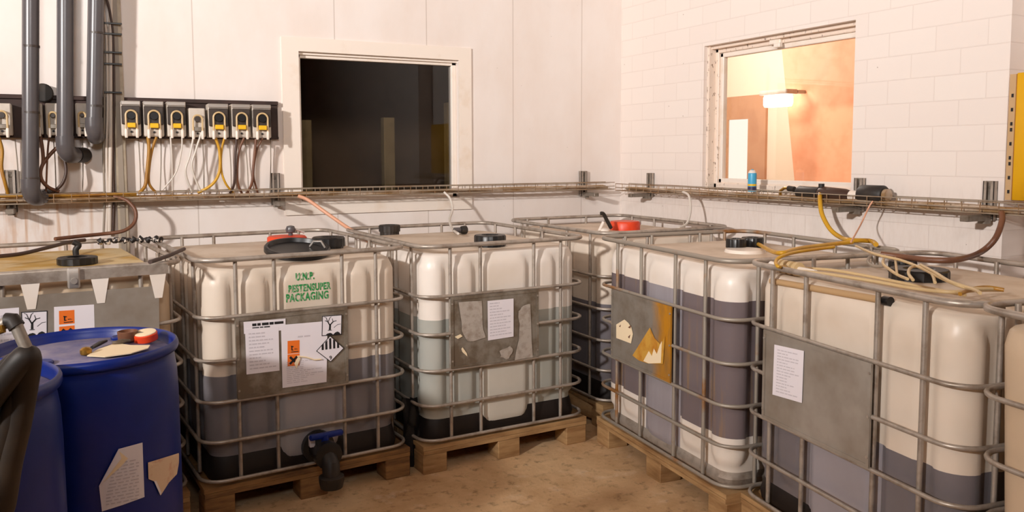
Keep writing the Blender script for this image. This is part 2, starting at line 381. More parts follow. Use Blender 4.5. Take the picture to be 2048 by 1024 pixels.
# the peach panel that fills the right of the view through the window
pp = [at_x(1560, 60, 2.0), at_x(1590, 372, 2.0), at_x(1790, 380, 2.0), at_x(1790, 20, 2.0)]
bz = 0.0; low_y = pp[1].y - (pp[1].z-bz)*(pp[0].y-pp[1].y)/(pp[0].z-pp[1].z)
m = MB(); m.prism([(-pp[0].y, pp[0].z), (-low_y, bz), (-pp[3].y, bz), (-pp[3].y, pp[3].z)], 'yz', 2.0, .05)
tag(m.build('wall_panel', M['peach'], smooth=0), 'large peach coloured panel behind the right part of the lit window', 'panel')
q = at_x(1556, 192, 1.84)
lp = empty('corridor_lamp', (q.x, q.y, q.z-.05), 0, 'glowing ceiling lamp seen through the right window', 'lamp')
m = MB(); m.box((-.07, -.165, .06), (.07, .165, .10), 0, .008); m.build('housing', M['pump_grey'], lp)
MB().box((-.06, -.14, -.045), (.06, .14, .06), 0, .024).build('diffuser', M['lamp'], lp)
m = MB(); m.box((.07, -.165, .065), (.162, -.11, .095)); m.build('lamp_bracket', M['pump_grey'], lp)

# yellow panel at the end of the block wall
a = at_x(2021, 147, -.03); b = at_x(2060, 402, -.03)
yp = empty('yellow_board', (-.03, a.y, b.z), 0, 'yellow board with tan edge fixed at the right end of the block wall', 'board')
m = MB(); m.box((0, -.62, 0), (.03, -.028, a.z-b.z), 0, .004)
m.build('panel', M['lacquer_yellow'], yp)
m = MB(); m.box((-.002, -.028, 0), (.03, 0, a.z-b.z-.004)); m.build('edge_strip', M['edge_tan'], yp)
m = MB()
for i in range(9): m.box((-.006, -.02, .03+i*.05+.012*((i*7) % 3)), (-.001, -.012, .045+i*.05+.012*((i*7) % 3)))
m.build('binding_hole', M['ink'], yp)

# ------------------------------------------------------------------ liquid containers
def rrect(W, Dp, r, n=8, inset=0.0):
    """rounded rectangle outline, counter-clockwise, starting at the front left straight"""
    a, b = W/2-inset, Dp/2-inset; r = max(r-inset*.5, .01); out = []
    for cx, cy, s in ((a-r, -b+r, -90), (a-r, b-r, 0), (-a+r, b-r, 90), (-a+r, -b+r, 180)):
        for k_ in range(n+1):
            t = R(s+90*k_/n); out.append((cx+r*math.cos(t), cy+r*math.sin(t)))
    return out
def densify(poly, step):
    out = []; n = len(poly)
    for i in range(n):
        a, b = Vector(poly[i]), Vector(poly[(i+1) % n]); L = (b-a).length; k_ = max(1, int(round(L/step)))
        for j in range(k_): out.append(tuple(a.lerp(b, j/k_)))
    return out
RAIL = [.165, .34, .517, .70, .89, 1.14]
RL = .0085
class Tank: pass
def tank(name_label, th, d, ec, W, Dp, fx, sx, level, mt, group='caged liquid containers', lean=0.0, pan='pan_dark', pallet='wood', steel='galv', base_white=None, zb=.275, gd=.018, plate=True, plate_mat='plate', front_low=True, top='dusty_top'):
    th = R(th); e = Vector((math.cos(th), -math.sin(th), 0)); n = Vector((math.sin(th), math.cos(th), 0))
    t = Tank(); t.e, t.n, t.d, t.ec, t.W, t.D, t.fx = e, n, d, ec, W, Dp, fx
    pos = e*ec + n*(d+Dp/2)
    t.root = root = empty('liquid_container', pos, -th, name_label, 'container', group)
    steel_m = M[steel]
    # bottle with pads between the posts
    outline = densify(rrect(W, Dp, .11, 7, .034), .014)
    cum = []; n_ = len(outline)
    hw, hd = W/2-.034, Dp/2-.034
    def side_of(x, y):      # distance to nearest groove, with side index
        best = 9; cen = False
        if y < -hd+.06:
            for g_ in fx: best = min(best, abs(x-g_))
            cen = fx[1] < x < fx[2]
        elif y > hd-.06:
            for g_ in fx: best = min(best, abs(x-g_))
        if x < -hw+.06 or x > hw-.06:
            for g_ in sx: best = min(best, abs(y-g_))
        return best, cen
    info = [side_of(*q) for q in outline]
    nrm = []
    for i in range(n_):
        a, b = Vector(outline[i-1]), Vector(outline[(i+1) % n_]); tg = (b-a).normalized(); nrm.append((tg.y, -tg.x))
    ztop = 1.07
    def zbot(cen): return .178 if (cen and front_low) else zb
    def sm(x): x = max(0, min(1, x)); return x*x*(3-2*x)
    def point(i, z):
        dist, cen = info[i]; a = dist-.018; rad = .07
        b = min(ztop-z, z-zbot(cen))
        ins = rad-math.hypot(max(rad-a, 0), max(rad-b, 0)) if (a < rad and b < rad and min(a, b) > -.5) else min(a, b)
        bul = sm(ins/.026)
        off = -gd*(1-bul)
        x, y = outline[i]; return (x+nrm[i][0]*off+lean*z, y+nrm[i][1]*off, z)
    lv = level[1]
    def rows(z0, z1):
        k_ = max(2, int(round((z1-z0)/.022))); return [z0+(z1-z0)*j/k_ for j in range(k_+1)]
    def shell(z0, z1, cap=False):
        mb = MB(); rings = [[point(i, z) for i in range(n_)] for z in rows(z0, z1)]
        if cap:
            last = rings[-1]
            for ins, dz in ((.008, .010), (.024, .018), (.06, .023), (.16, .027), (.30, .029)):
                f_ = 1-ins/(min(W, Dp)/2)
                rings.append([(lean*z1+(x-lean*z1)*f_, y*f_, z1+dz) for x, y, _ in last])
        mb.loft(rings, cap)
        cnt = len(mb.f)-(2 if cap else 0); nr = len(rings)-1
        for fi in range(cnt):
            if info[fi % n_][1]: mb.mi[fi] = 1
            if cap and fi//n_ >= nr-3: mb.mi[fi] = 2
        if cap: mb.mi[-1] = 2; mb.mi[-2] = 0
        return mb
    o = shell(lv, 1.078, True).build('bottle', [M[mt[0]], M[mt[0]], M[top]], root, 50)
    t.bottle = o
    lo = level[0]
    o = shell(lo if base_white else .168, lv).build('liquid', [M[mt[1]], M[mt[2]]], root, 50); o['label'] = level[2]
    if base_white:
        shell(.168, lo).build('bottle_base', [M[base_white], M[mt[2]]], root, 50)
    # base pan
    pr = densify(rrect(W, Dp, .10, 7, .05), .1)
    h_ = .265 if not base_white else .215
    MB().loft([[(x+lean*z, y, z) for x, y in densify(rrect(W, Dp, .10, 7, i_), .1)] for z, i_ in ((.15, .03), (.185, .028), (h_-.01, .05), (h_, .07))][:4] if False else
              [[(x*k_+lean*z, y*k_, z) for x, y in pr] for z, k_ in ((.150, 1.02), (.18, 1.03), (h_-.012, 1.0), (h_, .97))]).build('base_pan', M[pan], root, 40)
    # neck
    ring = rrect(W, Dp, .10, 7)
    def P3(q, z): return (q[0]+lean*z, q[1], z)
    hidden = plate and fx
    for k_, z in enumerate(RAIL):
        mb = MB(); r_ = .0115 if k_ == 5 else RL
        if k_ == 3 and plate:
            i0 = [(fx[2]+.01, -Dp/2)]+[q for q in ring if True]+[(fx[0]-.01, -Dp/2)]
            mb.tube([P3(q, z) for q in i0], r_, 8)
        else: mb.tube([P3(q, z) for q in ring], r_, 8, True)
        mb.build('top_rim' if k_ == 5 else 'cage_rail', steel_m, root, 60)
    def post(x, y, top=True, cut=None):
        mb = MB()
        segs = [(RAIL[0], RAIL[5])] if not cut else [(RAIL[0], .53), (.88, RAIL[5])]
        for z0, z1 in segs:
            zs = [z0, z0+.02, z1-.035, z1-.02, z1] if z1 > 1.1 else [z0, z1]
            mb.tube([P3((x, y), z) for z in zs], .0092, 8)
        mb.build('cage_post', steel_m, root, 60)
    for g_ in fx: post(g_, -Dp/2+.019); post(g_, Dp/2-.019)
    for g_ in sx: post(-W/2+.019, g_); post(W/2-.019, g_)
    if plate:
        mb = MB(); x0, x1 = fx[0]-.012, fx[2]+.012; yf = -Dp/2-.008
        mb.box((x0, yf, .522), (x1, yf+.004, .884)); mb.box((x0, yf-.004, .525), (x0+.014, yf, .88)); mb.box((x1-.014, yf-.004, .525), (x1, yf, .88))
        mb.box((x0, yf-.003, .868), (x1, yf, .884)); mb.box((x0, yf-.003, .522), (x1, yf, .534))
        pl = mb.build('identification_plate', M[plate_mat], root, 0)
        t.plate = pl
        mb = MB()
        for xx in (x0+.007, x1-.007):
            for zz in (.56, .70, .85): mb.lathe([(.005, -.003), (.005, .002)], (xx, yf-.004, zz), 8, axis='y')
        mb.build('rivet', steel_m, pl)
    # pallet
    pm = M[pallet]; mb = MB(); nb = 7; bw = Dp/nb
    for k_ in range(nb):
        y0_ = -Dp/2+k_*bw; mb.box((-W/2, y0_+.004, .122), (W/2, y0_+bw-.004, .143), 0)
    for xx in (-W/2+.06, 0, W/2-.06): mb.box((xx-.05, -Dp/2+.004, .101), (xx+.05, Dp/2-.004, .121))
    mb.box((-W/2+.002, -Dp/2+.002, .101), (W/2-.002, -Dp/2+.10, .121))
    pa = mb.build('pallet', pm, root, 0)
    if lean: pass
    for xx in (-W/2+.065, 0, W/2-.065):
        for yy in (-Dp/2+.065, 0, Dp/2-.065): MB().box((xx-.065, yy-.06, 0), (xx+.065, yy+.06, .1005), 0, .004).build('pallet_block', pm, pa, 0)
    def uv(px, py, off=.012):
        q = on_plane(px, py, n, d-off); return q.dot(e)-ec, q.z
    t.uv = uv; t.off = -Dp/2-.012
    return t
def cap(px, py, z, r, label=None, h=.05, parent=None, mt='black', seg=40, nm='fill_cap'):
    q = at_z(px, py, z)
    loc = q if parent is None else parent.matrix_basis.inverted() @ q
    mb = MB(); mb.lathe([(r*.9, -.055), (r*.9, -h*.4), (r, -h*.4), (r, h*.38), (r*.95, h*.5), (r*.55, h*.5), (r*.5, h*.36), (.012, h*.36)], (0, 0, 0), seg, rib=.035)
    o = mb.build(nm, M[mt], parent, 30, loc)
    if label: o['label'] = label
    return o
def sticker(t, name, layers, mats, label=None, parent=None):
    """layers: (polygon in plate u,z ; material index ; lift)"""
    mb = MB()
    for poly, mi, lift in layers: mb.prism(poly, 'xz', t.off-lift, .0004, mi)
    o = mb.build(name, [M[x] for x in mats], parent or t.plate, 0)
    if label: o['label'] = label
    return o
def quad(t, pts): return [t.uv(*q) for q in pts]
def lerp2(q, a, b):     # bilinear inside a quad tl,tr,br,bl
    tl, tr_, br_, bl = q
    x0 = tl[0]+(tr_[0]-tl[0])*a; y0 = tl[1]+(tr_[1]-tl[1])*a; x1 = bl[0]+(br_[0]-bl[0])*a; y1 = bl[1]+(br_[1]-bl[1])*a
    return (x0+(x1-x0)*b, y0+(y1-y0)*b)
def sub(q, poly): return [lerp2(q, a, b) for a, b in poly]
def rect(a, b, c, d_): return [(a, b), (c, b), (c, d_), (a, d_)]
def text_lines(q, n0=9, a0=.08, a1=.9, b0=.12, b1=.92, mi=1, lift=.0008, h=.35, seed=1):
    rnd = random.Random(seed); out = []
    for i in range(n0):
        b = b0+(b1-b0)*i/n0; a = a0
        end = a0+(a1-a0)*rnd.choice((1, .9, .75, .45, .6))
        while a < end-.03:
            w_ = rnd.uniform(.05, .16); out.append((sub(q, rect(a, b, min(a+w_, end), b+(b1-b0)/n0*h)), mi, lift)); a += w_+.025
    return out
def bar(q, a, b, w_):   # a thick stroke between two points in quad space
    dx, dy = b[0]-a[0], b[1]-a[1]; L = math.hypot(dx, dy); nx, ny = -dy/L*w_/2, dx/L*w_/2
    return sub(q, [(a[0]+nx, a[1]+ny), (b[0]+nx, b[1]+ny), (b[0]+nx*.7, b[1]+ny*.7), (b[0]-nx*.7, b[1]-ny*.7), (a[0]-nx, a[1]-ny)])
def tree_mark(q, mi=1, lift=.0006):
    o = []
    for f_ in (rect(0, 0, 1, .035), rect(0, .965, 1, 1), rect(0, 0, .035, 1), rect(.965, 0, 1, 1)): o.append((sub(q, f_), mi, lift))
    for a, b, w_ in (((.40, .72), (.40, .45), .10), ((.40, .5), (.28, .3), .06), ((.40, .48), (.55, .32), .06), ((.28, .3), (.14, .24), .035), ((.28, .3), (.2, .1), .035), ((.3, .34), (.38, .12), .035), ((.55, .32), (.72, .28), .035), ((.55, .32), (.5, .16), .03), ((.2, .1), (.1, .06), .025), ((.38, .12), (.46, .06), .025), ((.6, .62), (.78, .48), .02), ((.78, .48), (.94, .46), .02), ((.3, .74), (.5, .74), .03)):
        o.append((bar(q, a, b, w_), mi, lift))
    o.append((sub(q, [(.2, .97), (.28, .9), (.42, .87), (.5, .9), (.56, .97)]), mi, lift))
    o.append((sub(q, [(.58, .97), (.66, .88), (.78, .83), (.88, .88), (.94, .97)]), mi, lift)); return o
def corrosion_mark(q, mi=2, lift=.001):
    o = [(bar(q, (.36, .42), (.36, .70), .10), mi, lift), (bar(q, (.28, .42), (.5, .46), .08), mi, lift), (bar(q, (.32, .72), (.48, .72), .07), mi, lift)]
    for a in (.58, .68, .78): o.append((sub(q, rect(a, .62+.04*(a > .7), a+.06, .70)), mi, lift))
    o.append((sub(q, rect(.3, .84, .9, .90)), mi, lift)); return o
def cross_mark(q, mi=2, lift=.001):
    return [(bar(q, (.2, .22), (.8, .82), .2), mi, lift), (bar(q, (.8, .22), (.2, .82), .2), mi, lift)]

FB = (-.328, -.159, .159, .328)
FE = (-.386, -.150, .153, .388)
FF = (-.385, -.182, .184, .385)
S12 = (-.42, -.16, .16, .42); S10 = (-.33, -.16, .16, .33)
# A: far left, wide plate and flat rim band
thA = -5.5; eA = Vector((math.cos(R(thA)), -math.sin(R(thA)), 0)); nA = Vector((math.sin(R(thA)), math.cos(R(thA)), 0)); cA = Vector((-3.318, -1.53, 0))
tA = tank('caged liquid container at the left with stained yellow top behind the blue drum', thA, cA.dot(nA), cA.dot(eA)-.49, .98, 1.19, FB, S12, (.275, .44, 'dark fill in the bottom of the container'), ('hdpe_tan', 'liq_slate', 'liq_slate'), plate=False, steel='galv')
tB = tank('caged container with green stencilled lettering and hazard stickers on its plate', -4.583, -1.27564, -2.885, .98, 1.19, FB, S12, (.275, .62, 'grey-blue liquid showing through the plastic'), ('hdpe', 'liq_blue', 'liq_blue_pale'), plate_mat='plate_brown', pallet='wood_dark')
tC = tank('caged container with pale grey liquid and a scraped plate holding one sheet', -1.879, -1.42465, -1.787, .98, 1.19, FB, S12, (.275, .764, 'pale grey liquid showing through the plastic'), ('hdpe_white', 'liq_grey', 'liq_grey_pale'), plate_mat='plate_brown', front_low=True)
tD = tank('caged container in the corner of the room with an orange lid on top', 0, -1.35, -.585, .95, 1.19, FB, S12, (.275, .72, 'dark grey liquid low in the container'), ('hdpe', 'liq_slate', 'liq_slate'), plate=False)
tE = tank('caged container nearly full of purple-grey liquid with orange-stained torn-label plate', 95.442, -1.05427, 2.174, 1.16, .99, FE, S10, (.36, .958, 'purple-grey liquid filling most of the plastic'), ('hdpe_white', 'liq_purple', 'liq_purple_pale'), pan='galv', base_white='hdpe_white', zb=.225, plate_mat='plate_orange', steel='rust_galv')
tF = tank('caged container at the right under a tangle of tubes with one sheet on its plate', 98.78, -.81695, 3.357, 1.10, .99, FF, S10, (.275, .60, 'slate grey liquid in the lower half'), ('hdpe', 'liq_slate', 'liq_slate_pale'), plate_mat='plate', gd=.013)
tG = tank('leaning caged container cut off by the right edge of the photo', 98.78, -.80, 4.545, 1.16, .99, FF, S10, (.275, .30, 'thin layer of liquid at the bottom'), ('hdpe_tan', 'liq_slate', 'liq_slate'), plate=False, lean=-.05, gd=.012)

# --- A details: rim band, gusset plates, wide plate with film, labels
W_, D_ = tA.W, tA.D
mb = MB(); mb.box((-W_/2+.06, -D_/2-.015, 1.10), (W_/2-.06, -D_/2-.010, 1.138)); mb.build('rim_band', M['galv'], tA.root, 0)
for px in (60, 200, 316):
    u, z = tA.uv(px, 560); mb = MB(); mb.prism([(u-.032, 1.10), (u+.032, 1.10), (u+.014, 1.0), (u-.014, 1.0)], 'xz', -D_/2-.013, .006); mb.build('gusset_plate', M['hdpe_white'], tA.root, 0)
u, z = tA.uv(146, 540); mb = MB(); mb.box((u-.022, -D_/2-.03, 1.07), (u+.022, -D_/2-.01, 1.15), 0, .006); mb.lathe([(.012, 0), (.012, .01)], (u, -D_/2-.04, 1.10), 12, axis='y'); mb.build('rim_clamp', M['pump_silver'], tA.root)
pA = quad(tA, [(0, 594), (318, 572), (320, 790), (0, 830)])
pA[0] = (-W_/2+.05, pA[0][1]); pA[3] = (-W_/2+.05, pA[3][1])
mb = MB(); mb.prism(pA, 'xz', -D_/2-.011, .004); tA.plate = mb.build('identification_plate', M['plate'], tA.root, 0); tA.off = -D_/2-.0115
q = quad(tA, [(0, 618), (38, 615), (38, 720), (0, 724)]); q[0] = (q[0][0]-.06, q[0][1]); q[3] = (q[3][0]-.06, q[3][1])
sticker(tA, 'label_sheet', [(q, 0, 0)]+text_lines(q, 7, .1, .9, seed=3), ('paper', 'ink_grey'), 'white sheet cut off at the left')
q = quad(tA, [(42, 624), (95, 621), (95, 670), (44, 674)])
sticker(tA, 'hazard_label', [(q, 0, 0)]+tree_mark(q), ('paper', 'ink'), 'white dead tree environmental hazard square')
q = quad(tA, [(108, 614), (188, 609), (190, 690), (109, 700)])
q1 = sub(q, rect(.12, .1, .5, .42)); q2 = sub(q, rect(.12, .47, .5, .79))
sticker(tA, 'hazard_label', [(q, 0, 0), (q1, 1, .0004), (q2, 1, .0004)]+corrosion_mark(q1)+cross_mark(q2), ('paper', 'hazard', 'ink'), 'white sheet with two orange hazard squares')
cap(155, 521, 1.125, .082, parent=tA.root, h=.034)
M_top = M['hdpe_dirty']; tA.bottle.data.materials[0] = M['hdpe_tan']
# stained deposit lying on A's top
mb = MB(); mb.loft([[(x*.93, y*.93, z) for x, y in rrect(W_, D_, .12, 6, .06)] for z in (1.100, 1.1085)]); o = mb.build('top_deposit', M['hdpe_dirty'], tA.root, 30)

pts = [at_z(a, b, 1.165) for a, b in ((196, 484), (222, 482), (250, 480), (276, 479), (300, 479), (322, 480))]
k = N('speckled_black_rubber'); k.l(k.mix(k.ramp(k.noise(k.coord(), 48, 3), .56, .6), lin((34, 28, 28)), lin((216, 204, 192))), k.b.inputs['Base Color']); M['speckled'] = k.m
tag(MB().tube([p_+Vector((0, 0, .006*math.sin(i*2.4))) for i, p_ in enumerate(spline(pts, 6))], [.012+.006*math.sin(i*1.7) for i in range(31)], 10).build('pipe_wrap', M['speckled'], smooth=60), 'black and white speckled wrapping on the back rim of the left container', 'wrapping')
ql = at_z(152, 508, 1.15); o = empty('upright_hose', ql, 0, 'short dark hose stem standing on the cap of the left container', 'stem')
MB().tube(spline([(0, 0, -.005), (0, 0, .02), (.012, 0, .04), (-.01, 0, .055)], 5), .013, 10).build('stem_tube', M['black_rubber'], o, 50)
# --- B: stencil, labels, valve, lids
def text_mesh(body, size, name, m_, parent, u, z, off, shear=0.0, bold=.0):
    cu = bpy.data.curves.new(name, 'FONT'); cu.body = body; cu.size = size; cu.extrude = .0006; cu.align_x = 'CENTER'; cu.offset = bold; cu.space_character = 1.12
    tmp = bpy.data.objects.new(name, cu); C.objects.link(tmp)
    me = bpy.data.meshes.new_from_object(tmp.evaluated_get(bpy.context.evaluated_depsgraph_get())); bpy.data.objects.remove(tmp)
    me.materials.clear(); me.materials.append(m_)
    o = bpy.data.objects.new(name, me); C.objects.link(o); o.parent = parent; o.location = (u, off, z); o.rotation_euler = (R(90), 0, 0); return o
pf = -tB.D/2+.0335
for body, px, py, s in (('U.N.P.', 610, 559, .046), ('BESTENSUPER', 619, 581, .045), ('PACKAGING', 615, 600, .050)):
    q = on_plane(px, py, tB.n, tB.d+.034); text_mesh(body, s, 'stencil_lettering', M['green_ink'], tB.bottle, q.dot(tB.e)-tB.ec, q.z, pf-.0006, bold=.0016).scale = (.65, 1, 1)
q = quad(tB, [(487, 644), (571, 637), (571, 660), (488, 668)])
sticker(tB, 'label_sheet', [(q, 0, 0)]+[(sub(q, rect(a, .2, a+w_, .42)), 1, .0006) for a, w_ in ((.2, .1), (.32, .08), (.43, .16), (.61, .1), (.73, .22))]+[(sub(q, rect(a, .52, a+w_, .72)), 1, .0006) for a, w_ in ((.2, .16), (.38, .08), (.48, .14))], ('paper', 'ink'), 'white header strip with two dark lines')
q = quad(tB, [(490, 658), (557, 653), (559, 741), (493, 749)])
sticker(tB, 'label_sheet', [(q, 0, .0008)]+text_lines(q, 11, .1, .9, .1, .95, 1, .0016, seed=5), ('paper', 'ink_grey'), 'white printed sheet at the plate left')
q = quad(tB, [(562, 650), (655, 642), (653, 764), (565, 776)])
q1 = quad(tB, [(575, 682), (599, 680), (599, 706), (575, 708)]); q2 = quad(tB, [(575, 709), (599, 707), (599, 731), (575, 733)])
sticker(tB, 'label_sheet', [(q, 0, .0004), (q1, 2, .001), (q2, 2, .001)]+corrosion_mark(q1, 3, .0016)+cross_mark(q2, 3, .0016)+text_lines(q, 12, .1, .92, .6, .96, 1, .001, seed=8)+text_lines(q, 1, .35, .65, .2, .25, 1, .001, h=.5), ('paper', 'ink_grey', 'hazard', 'ink'), 'large white sheet with orange hazard squares')
q = quad(tB, [(644, 632), (684, 629), (683, 669), (643, 672)])
sticker(tB, 'hazard_label', [(q, 0, .0012)]+tree_mark(q, 1, .0018), ('paper', 'ink'), 'white dead tree environmental hazard square')
q = quad(tB, [(632, 702), (660, 671), (688, 696), (661, 724)])
cx_, cz_ = sum(a for a, b in q)/4, sum(b for a, b in q)/4; hx = (max(a for a, b in q)-min(a for a, b in q))/2; hz = (max(b for a, b in q)-min(b for a, b in q))/2
ly = [(q, 1, .002), ([(cx_+(a-cx_)*.93, cz_+(b-cz_)*.93) for a, b in q], 0, .0026)]
for a in (-.62, -.36, -.08, .2, .48):
    x0 = a; x1 = a+.15
    def top_(x): return max(0.02, 1-abs(x))*.9
    ly.append(([(cx_+x0*hx, cz_+.02*hz), (cx_+x1*hx, cz_+.02*hz), (cx_+x1*hx, cz_+top_(x1)*hz), (cx_+x0*hx, cz_+top_(x0)*hz)], 1, .0032))
sticker(tB, 'hazard_label', ly, ('paper', 'ink'), 'white diamond with black stripes in its upper half')
text_mesh('9', .026, 'hazard_numeral', M['ink'], tB.plate, cx_, cz_-hz*.78, tB.off-.0034)
mb = MB(); p0 = [tB.uv(*q_) for q_ in ((594, 712), (612, 714), (628, 719), (641, 718))]
mb.tube([(a, tB.off-.006, b) for a, b in p0], .0035, 6, flat=1); mb.prism([tB.uv(588, 726), tB.uv(596, 712), tB.uv(600, 716), tB.uv(592, 738)], 'xz', tB.off-.006, .001)
mb.build('torn_strip', M['paper_cream'], tB.plate, 30)
# outlet valve at the bottom front
u, z = tB.uv(640, 905); yv = -tB.D/2
mb = MB(); mb.lathe([(.06, .05), (.075, .03), (.075, .0), (.05, -.005), (.05, -.10), (.062, -.10), (.062, -.135), (.045, -.14)], (u, yv-.0, .235), 28, axis='y'); v_ = mb.build('outlet_valve', M['black'], tB.root)
mb = MB(); mb.box((u-.075, yv-.10, .305), (u+.085, yv-.075, .33), 0, .008); mb.lathe([(.018, -.02), (.018, .02)], (u, yv-.085, .30), 14); mb.build('valve_handle', M['blue_drum'], v_)
mb = MB(); mb.lathe([(.050, 0), (.056, .03), (.056, .05), (.03, .06)], (u, yv-.16, .10), 20); mb.tube([(u, yv-.12, .22), (u, yv-.155, .20), (u, yv-.16, .15)], .04, 14); mb.build('outlet_elbow', M['black_rubber'], v_)
mb = MB(); mb.box((u-.06, yv-.055, .26), (u-.035, yv-.03, .31), 0, .003); mb.build('valve_tag', M['paper'], v_)
cap(657, 484, 1.135, .085, parent=tB.root, h=.055)
# loose black lid and orange-red disc lying on the container beside the green stencil
ql = at_z(595, 495, 1.148)
o = empty('drum_cover', ql, R(4), 'large black round lid lying loose behind the front rim of the stencilled container', 'lid'); o.rotation_euler = (R(11), 0, R(4))
MB().lathe([(.150, -.022), (.155, -.018), (.155, .0), (.148, .008), (.138, .008), (.130, -.010), (.02, -.012)], (0, 0, 0), 48).build('lid_shell', M['black'], o)
MB().tube([(.07, .03, -.008), (.085, .02, .02), (.115, .0, .025), (.13, -.02, -.004)], .005, 6).build('lid_handle', M['pump_silver'], o)
ql = at_z(574, 477, 1.14)
o = empty('red_lid', ql, 0, 'orange-red lid with a grey knob beside the loose black lid', 'lid')
MB().lathe([(.10, -.02), (.105, -.015), (.105, .006), (.096, .014), (.04, .016)], (0, 0, 0), 36, rib=.02).build('lid_shell', M['orange_red'], o)
mb = MB(); mb.lathe([(.012, .014), (.012, .03), (.024, .034), (.027, .05), (.02, .066), (.006, .07)], (.02, .0, 0), 18); mb.build('knob', M['pipe_grey'], o)
MB().tube([(.03, 0, .05), (.06, -.01, .045), (.09, -.02, .03)], .006, 6).build('lever', M['pump_silver'], o)

# --- C: sheet, scraped residue, caps
q = quad(tC, [(975, 602), (1027, 597), (1027, 673), (976, 681)])
sticker(tC, 'label_sheet', [(q, 0, .0006)]+text_lines(q, 12, .08, .92, .06, .95, 1, .0012, seed=11), ('paper', 'ink_grey'), 'white printed sheet')
def blob(px_pts, t, rnd, jag=3):
    pts = []; n0 = len(px_pts)
    for i in range(n0):
        a, b = px_pts[i], px_pts[(i+1) % n0]
        for k_ in range(jag): f_ = k_/jag; pts.append((a[0]+(b[0]-a[0])*f_+rnd.uniform(-1.6, 1.6), a[1]+(b[1]-a[1])*f_+rnd.uniform(-1.6, 1.6)))
    return [t.uv(*p_) for p_ in pts]
rnd = random.Random(4)
M['residue'] = mat('scraped_label_residue', (178, 168, 158), .8, 0, (150, 136, 122), 30)
sticker(tC, 'label_residue', [(blob([(918, 606), (962, 601), (966, 650), (970, 676), (935, 684), (924, 664)], tC, rnd), 0, .0003), (blob([(1036, 622), (1046, 612), (1062, 608), (1064, 716), (1030, 720), (1040, 660)], tC, rnd), 0, .0003), (blob([(1000, 702), (1020, 690), (1026, 700), (1018, 718), (1002, 716)], tC, rnd), 0, .0003)], ('residue',), 'pale scraped-off label residue')
sticker(tC, 'label_scrap', [(blob([(921, 698), (926, 696), (935, 708), (934, 714), (926, 704)], tC, rnd, 1), 0, .001), (blob([(910, 672), (922, 668), (924, 673), (914, 678)], tC, rnd, 1), 0, .001)], ('paper_cream',), 'cream scraps of torn label')
cap(980, 481, 1.132, .086, parent=tC.root, h=.062)
cap(779, 457, 1.135, .066, 'round dark cap standing at the back rim', parent=tC.root, mt='black_rubber', h=.045)
qv = at_z(922, 466, 1.115)
o = empty('hose_coupling', qv, 0, 'small grey hose coupling on top of the pale grey liquid container', 'coupling')
mb = MB(); mb.lathe([(.012, -.05), (.018, -.045), (.018, -.01), (.012, 0)], (0, 0, .018), 14, axis='x'); mb.build('coupling_body', M['pipe_grey'], o)
MB().lathe([(.022, 0), (.025, .01), (.025, .035), (.018, .04)], (0, 0, .018), 14, axis='x').build('coupling_nut', M['black_rubber'], o)

# --- D: orange lid with lever and white fitting
ql = at_z(1250, 452, 1.13)
o = empty('orange_lid', ql, 0, 'bright orange lid on the container in the corner', 'lid')
MB().lathe([(.085, -.03), (.096, -.028), (.098, .022), (.09, .032), (.05, .034)], (0, 0, 0), 36, rib=.03).build('lid_shell', M['orange_red'], o)
MB().lathe([(.10, -.04), (.10, -.028), (.03, -.026)], (0, 0, 0), 30).build('lid_collar', M['hdpe_white'], o)
ql = at_z(1222, 458, 1.125)
o = empty('dip_pipe', ql, 0, 'black lever-like dip pipe with white fitting left of the orange lid', 'pipe')
a = at_z(1222, 456, 1.13)-ql; b = on_plane(1207, 428, tC.n, ql.dot(tC.n))-ql
mb = MB(); mb.tube(spline([a, a.lerp(b, .5), b, b+Vector((-.02, 0, .004))], 4), .012, 10); mb.build('dip_tube', M['black_rubber'], o)
mb = MB(); mb.tube([b+Vector((0, 0, -.05)), b+Vector((-.03, 0, -.10)), Vector((-.05, 0, .0))], .010, 8); mb.lathe([(.03, -.02), (.034, -.01), (.034, .01), (.02, .016)], (-.05, 0, -.008), 18); mb.build('white_fitting', M['hdpe_white'], o)

# --- E: torn labels, stain, cap
q = [tE.uv(*p_) for p_ in ((1232.5, 649), (1249, 639), (1257, 646), (1263, 656), (1266, 668), (1262, 687), (1232.5, 676))]
sticker(tE, 'torn_label', [(q, 0, .0004)]+[([tE.uv(*p_) for p_ in pp_], 1, .0008) for pp_ in ([(1256, 655), (1262, 650), (1261, 657)], [(1256, 674), (1261, 669), (1259, 677)], [(1238, 653), (1242, 649), (1241, 654)])], ('paper_cream', 'tube_brown'), 'cream remnant of a torn label')
q = [tE.uv(*p_) for p_ in ((1265, 711), (1300, 655), (1309, 676), (1322, 690), (1330, 672), (1326, 728), (1296, 727), (1278, 721))]
q2 = [tE.uv(*p_) for p_ in ((1287, 722), (1298, 702), (1304, 712), (1308, 697), (1314, 708), (1320, 690), (1324, 682), (1322, 726), (1298, 727))]
sticker(tE, 'torn_label', [(q, 0, .0006), (q2, 1, .0012)], ('paper_yellow', 'paper_cream'), 'yellow-stained torn sticker with white core showing')
cap(1472, 487, 1.14, .05, 'black screw cap on a white neck', parent=tE.root)
o = cap(1505, 484, 1.135, .056, 'black knob cap', parent=tE.root)
qn = tE.root.matrix_basis.inverted() @ at_z(1490, 503, 1.11)
MB().lathe([(.105, -.02), (.10, .0), (.095, .012), (.05, .014)], qn, 30).build('neck_collar', M['hdpe_white'], tE.root)

